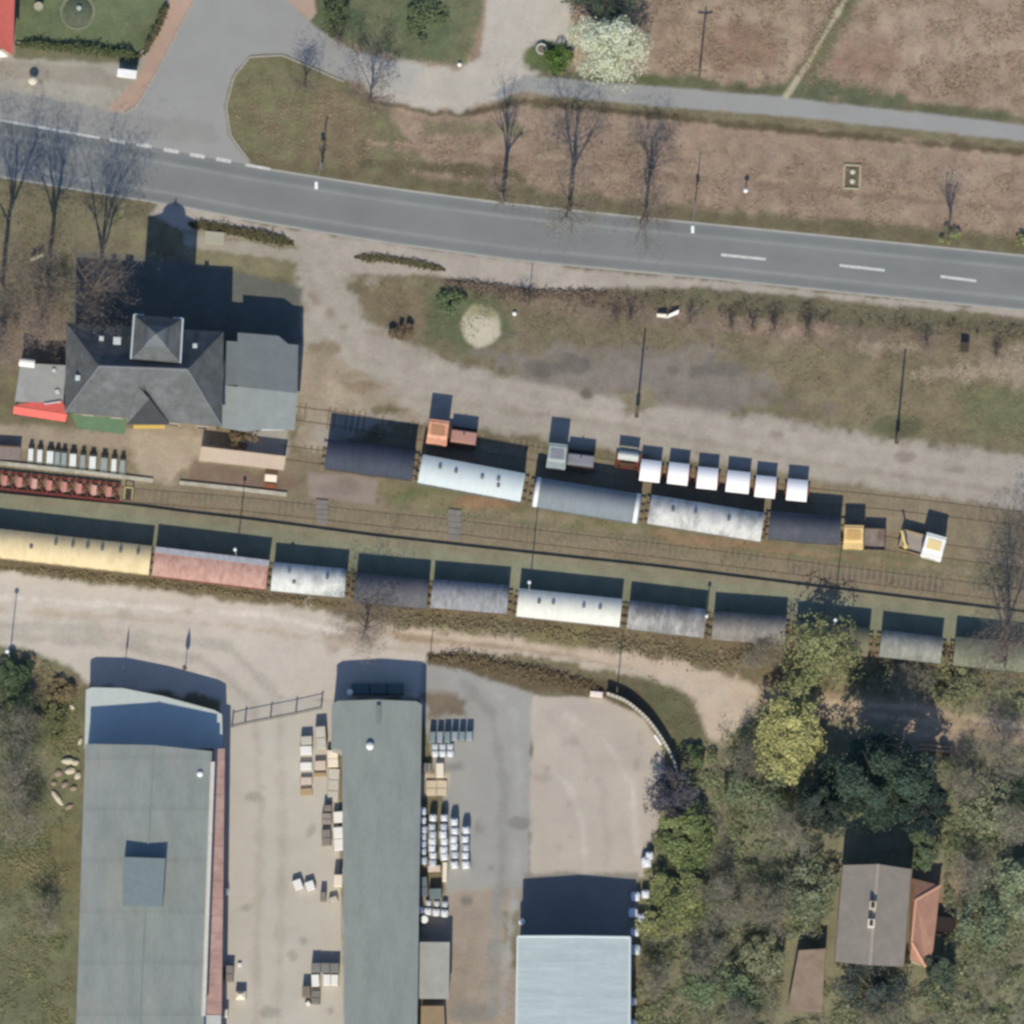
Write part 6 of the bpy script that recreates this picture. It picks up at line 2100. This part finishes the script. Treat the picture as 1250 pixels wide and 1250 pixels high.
leafy('green_bush', 'grassy bush on the sand patch edge by the lay-by', 548, 372, 1.2, 1.8, (84, 100, 70), (114, 126, 92), 1100, .13, 14, .05, 126, 'bush', False)
leafy('dry_bush', 'brownish bush at the corner of the gravel lane west of the sand patch', 490, 402, 1.3, 1.6, (92, 82, 64), (126, 112, 92), 1000, .13, 12, .05, 127, 'bush', False)
leafy('dry_bush', 'tangled brown bush overhanging the south-west corner of the station wing', 292, 535, 2.2, 1.6, (88, 76, 58), (128, 112, 90), 1000, .13, 12, .05, 128, 'bush', False)


def cover(name, label, polys, n, h, size, cols, seed, hole=(), clump=18, asp=.4, bright=1.5):
    g = np.random.default_rng(seed)
    pts = []
    for poly, wgt in polys:
        xs = [p[0] for p in poly]; ys = [p[1] for p in poly]
        m = int(n * wgt * 2.5)
        px, py = g.uniform(min(xs), max(xs), m), g.uniform(min(ys), max(ys), m)
        cl = fbm(px, py, clump, seed, 3)
        ok = (sdf(px, py, poly) + (fbm(px, py, 14, 5, 2) - .5) * 18 < 0) & (g.uniform(size=m) < np.clip((cl - .38) * 4.5, 0.02, 1))
        for hp in hole:
            ok &= sdf(px, py, hp) > 2
        px, py, cl = px[ok][:int(n * wgt)], py[ok][:int(n * wgt)], cl[ok][:int(n * wgt)]
        pts.append(np.stack([px, py, cl], 1))
    q = np.concatenate(pts)
    m = len(q)
    w = np.array([P(a, b) for a, b in q[:, :2]])
    z = g.uniform(0.02, 1, m) ** 1.5 * h * np.clip((q[:, 2] - .3) * 3, .1, 1.3)
    p = np.concatenate([w, z[:, None]], 1)
    k = fbm(q[:, 0], q[:, 1], 22, seed + 3, 3)
    ci = np.clip(((k - .25) * 2 + g.normal(0, .22, m)), 0, .999) * (len(cols) - 1)
    a = np.floor(ci).astype(int); f = (ci - a)[:, None]
    C = np.array([alb(c) for c in cols])
    c = C[a] * (1 - f) + C[np.minimum(a + 1, len(cols) - 1)] * f
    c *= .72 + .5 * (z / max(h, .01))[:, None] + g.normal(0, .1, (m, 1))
    o = quads(name, p, size * g.uniform(.5, 1.5, m), 1.4, np.clip(c, .004, .9), None, seed, asp=asp, bright=bright)
    return tag(o, label, 'undergrowth', kind='stuff')


house = [(1005, 1035), (1150, 1035), (1150, 1200), (1000, 1200), (1000, 1245), (955, 1245), (960, 1150), (1005, 1150)]
cover('undergrowth', 'tangled low undergrowth covering the floor of the wood', [([(790, 1040), (860, 910), (930, 880), (1000, 800), (1262, 830), (1262, 1262), (772, 1262), (782, 1150)], 1.0)], 56000, .9, .17,
      [(84, 98, 68), (106, 112, 82), (128, 124, 98), (98, 116, 78), (136, 134, 110), (112, 118, 88)], 201, [house, [(920, 830), (1000, 846), (1100, 850), (1262, 875), (1262, 912), (1180, 925), (1090, 915), (985, 885), (920, 870)], [(1010, 860), (1145, 860), (1145, 1035), (990, 1035)]])
cover('scrub', 'rough scrub and tall grass in the field left of the long hall', [([(-10, 800), (60, 812), (98, 850), (95, 920), (60, 930), (60, 985), (92, 990), (88, 1262), (-10, 1262)], 1.0)], 14000, .3, .12,
      [(88, 100, 72), (106, 110, 80), (124, 120, 90), (110, 114, 84), (132, 124, 98)], 202)
cover('dry_grass', 'dry tussocky grass on the field and verges north of the road', [([(440, 150), (640, 160), (900, 185), (1262, 210), (1262, 292), (940, 262), (640, 230), (440, 200)], .42), ([(800, -10), (1262, -10), (1262, 130), (1000, 108), (780, 88)], .48), ([(290, 80), (440, 115), (470, 140), (440, 205), (320, 198), (282, 160)], .1)], 30000, .16, .10,
      [(118, 100, 82), (146, 126, 108), (162, 142, 122), (128, 116, 90), (150, 132, 112)], 203)
cover('rough_grass', 'rough patchy grass between road, gravel lane and rails', [([(430, 340), (640, 360), (860, 352), (1262, 392), (1262, 540), (1080, 525), (920, 430), (700, 425), (500, 410)], .55), ([(500, 605), (800, 650), (1262, 715), (1262, 735), (800, 690), (460, 640)], .15), ([(790, 825), (845, 850), (858, 900), (840, 925), (810, 880)], .05), ([(0, 240), (80, 260), (90, 330), (80, 390), (0, 390)], .1), ([(540, 660), (1262, 745), (1262, 760), (540, 676)], .08), ([(780, 800), (990, 800), (1262, 830), (1262, 850), (960, 840)], .07)], 26000, .16, .10,
      [(92, 90, 64), (112, 106, 80), (132, 120, 94), (104, 106, 76), (126, 112, 92)], 204)

cover('brushwood', 'dense dry brushwood in a band along the south side of the road', [([(555, 345), (640, 352), (760, 358), (860, 362), (1000, 380), (1262, 400), (1262, 416), (1100, 404), (1000, 396), (860, 384), (760, 380), (640, 366), (560, 356)], 1.0)], 4200, .9, .30,
      [(104, 90, 82), (130, 114, 104), (112, 102, 84), (146, 130, 118)], 205, asp=.12, bright=1.0, clump=10)
cover('wood_twigs', 'grey tangle of bare twigs filling the gaps in the wood', [([(850, 900), (930, 860), (1000, 800), (1262, 825), (1262, 1262), (790, 1262), (800, 1150), (850, 1080)], 1.0)], 30000, 2.0, .34,
      [(128, 126, 110), (148, 144, 126), (158, 154, 136), (132, 136, 112)], 206, [house, [(920, 830), (1000, 846), (1100, 850), (1262, 875), (1262, 912), (1180, 925), (1090, 915), (985, 885), (920, 870)], [(1000, 850), (1150, 850), (1150, 1040), (985, 1040), (970, 930)]], asp=.07, bright=1.15, clump=26)
# ------------------------------------------------------------------ light, sky, camera
sun = bpy.data.lights.new('sun', 'SUN')
sun.energy = 4.05
sun.angle = math.radians(.53)
sun.color = (1.0, .905, .72)
so = bpy.data.objects.new('sun', sun)
COL.objects.link(so)
dirv = Vector((math.sin(SUN_AZ) * math.cos(SUN_EL), math.cos(SUN_AZ) * math.cos(SUN_EL), math.sin(SUN_EL)))
so.rotation_euler = dirv.to_track_quat('Z', 'Y').to_euler()
so.location = dirv * 200
w = bpy.data.worlds.new('World')
sc.world = w
w.use_nodes = True
nt = w.node_tree
sky = nt.nodes.new('ShaderNodeTexSky')
sky.sky_type = 'NISHITA'
sky.sun_disc = False
sky.sun_elevation = SUN_EL
sky.sun_rotation = SUN_AZ
sky.air_density = 1.0
sky.dust_density = .6
hz = nt.nodes.new('ShaderNodeMix')
hz.data_type = 'RGBA'
hz.blend_type = 'MULTIPLY'
hz.inputs['Factor'].default_value = 1
hz.inputs[7].default_value = (.84, 1.0, 1.22, 1)
nt.links.new(sky.outputs[0], hz.inputs[6])
nt.links.new(hz.outputs[2], nt.nodes['Background'].inputs['Color'])
nt.nodes['Background'].inputs['Strength'].default_value = .105

cam = bpy.data.cameras.new('camera')
cam.sensor_width = 36
cam.angle = 2 * math.atan(625 * SC / DIST)
cam.clip_start = 10
cam.clip_end = 8000
co = bpy.data.objects.new('camera', cam)
COL.objects.link(co)
co.location = CAM.tolist()
co.rotation_euler = (TILT, 0, 0)
sc.camera = co
sc.view_settings.view_transform = 'Standard'
sc.view_settings.look = 'None'
sc.view_settings.exposure = 0
sc.view_settings.gamma = 1
sc.cycles.max_bounces = 5
sc.cycles.filter_width = 2.9
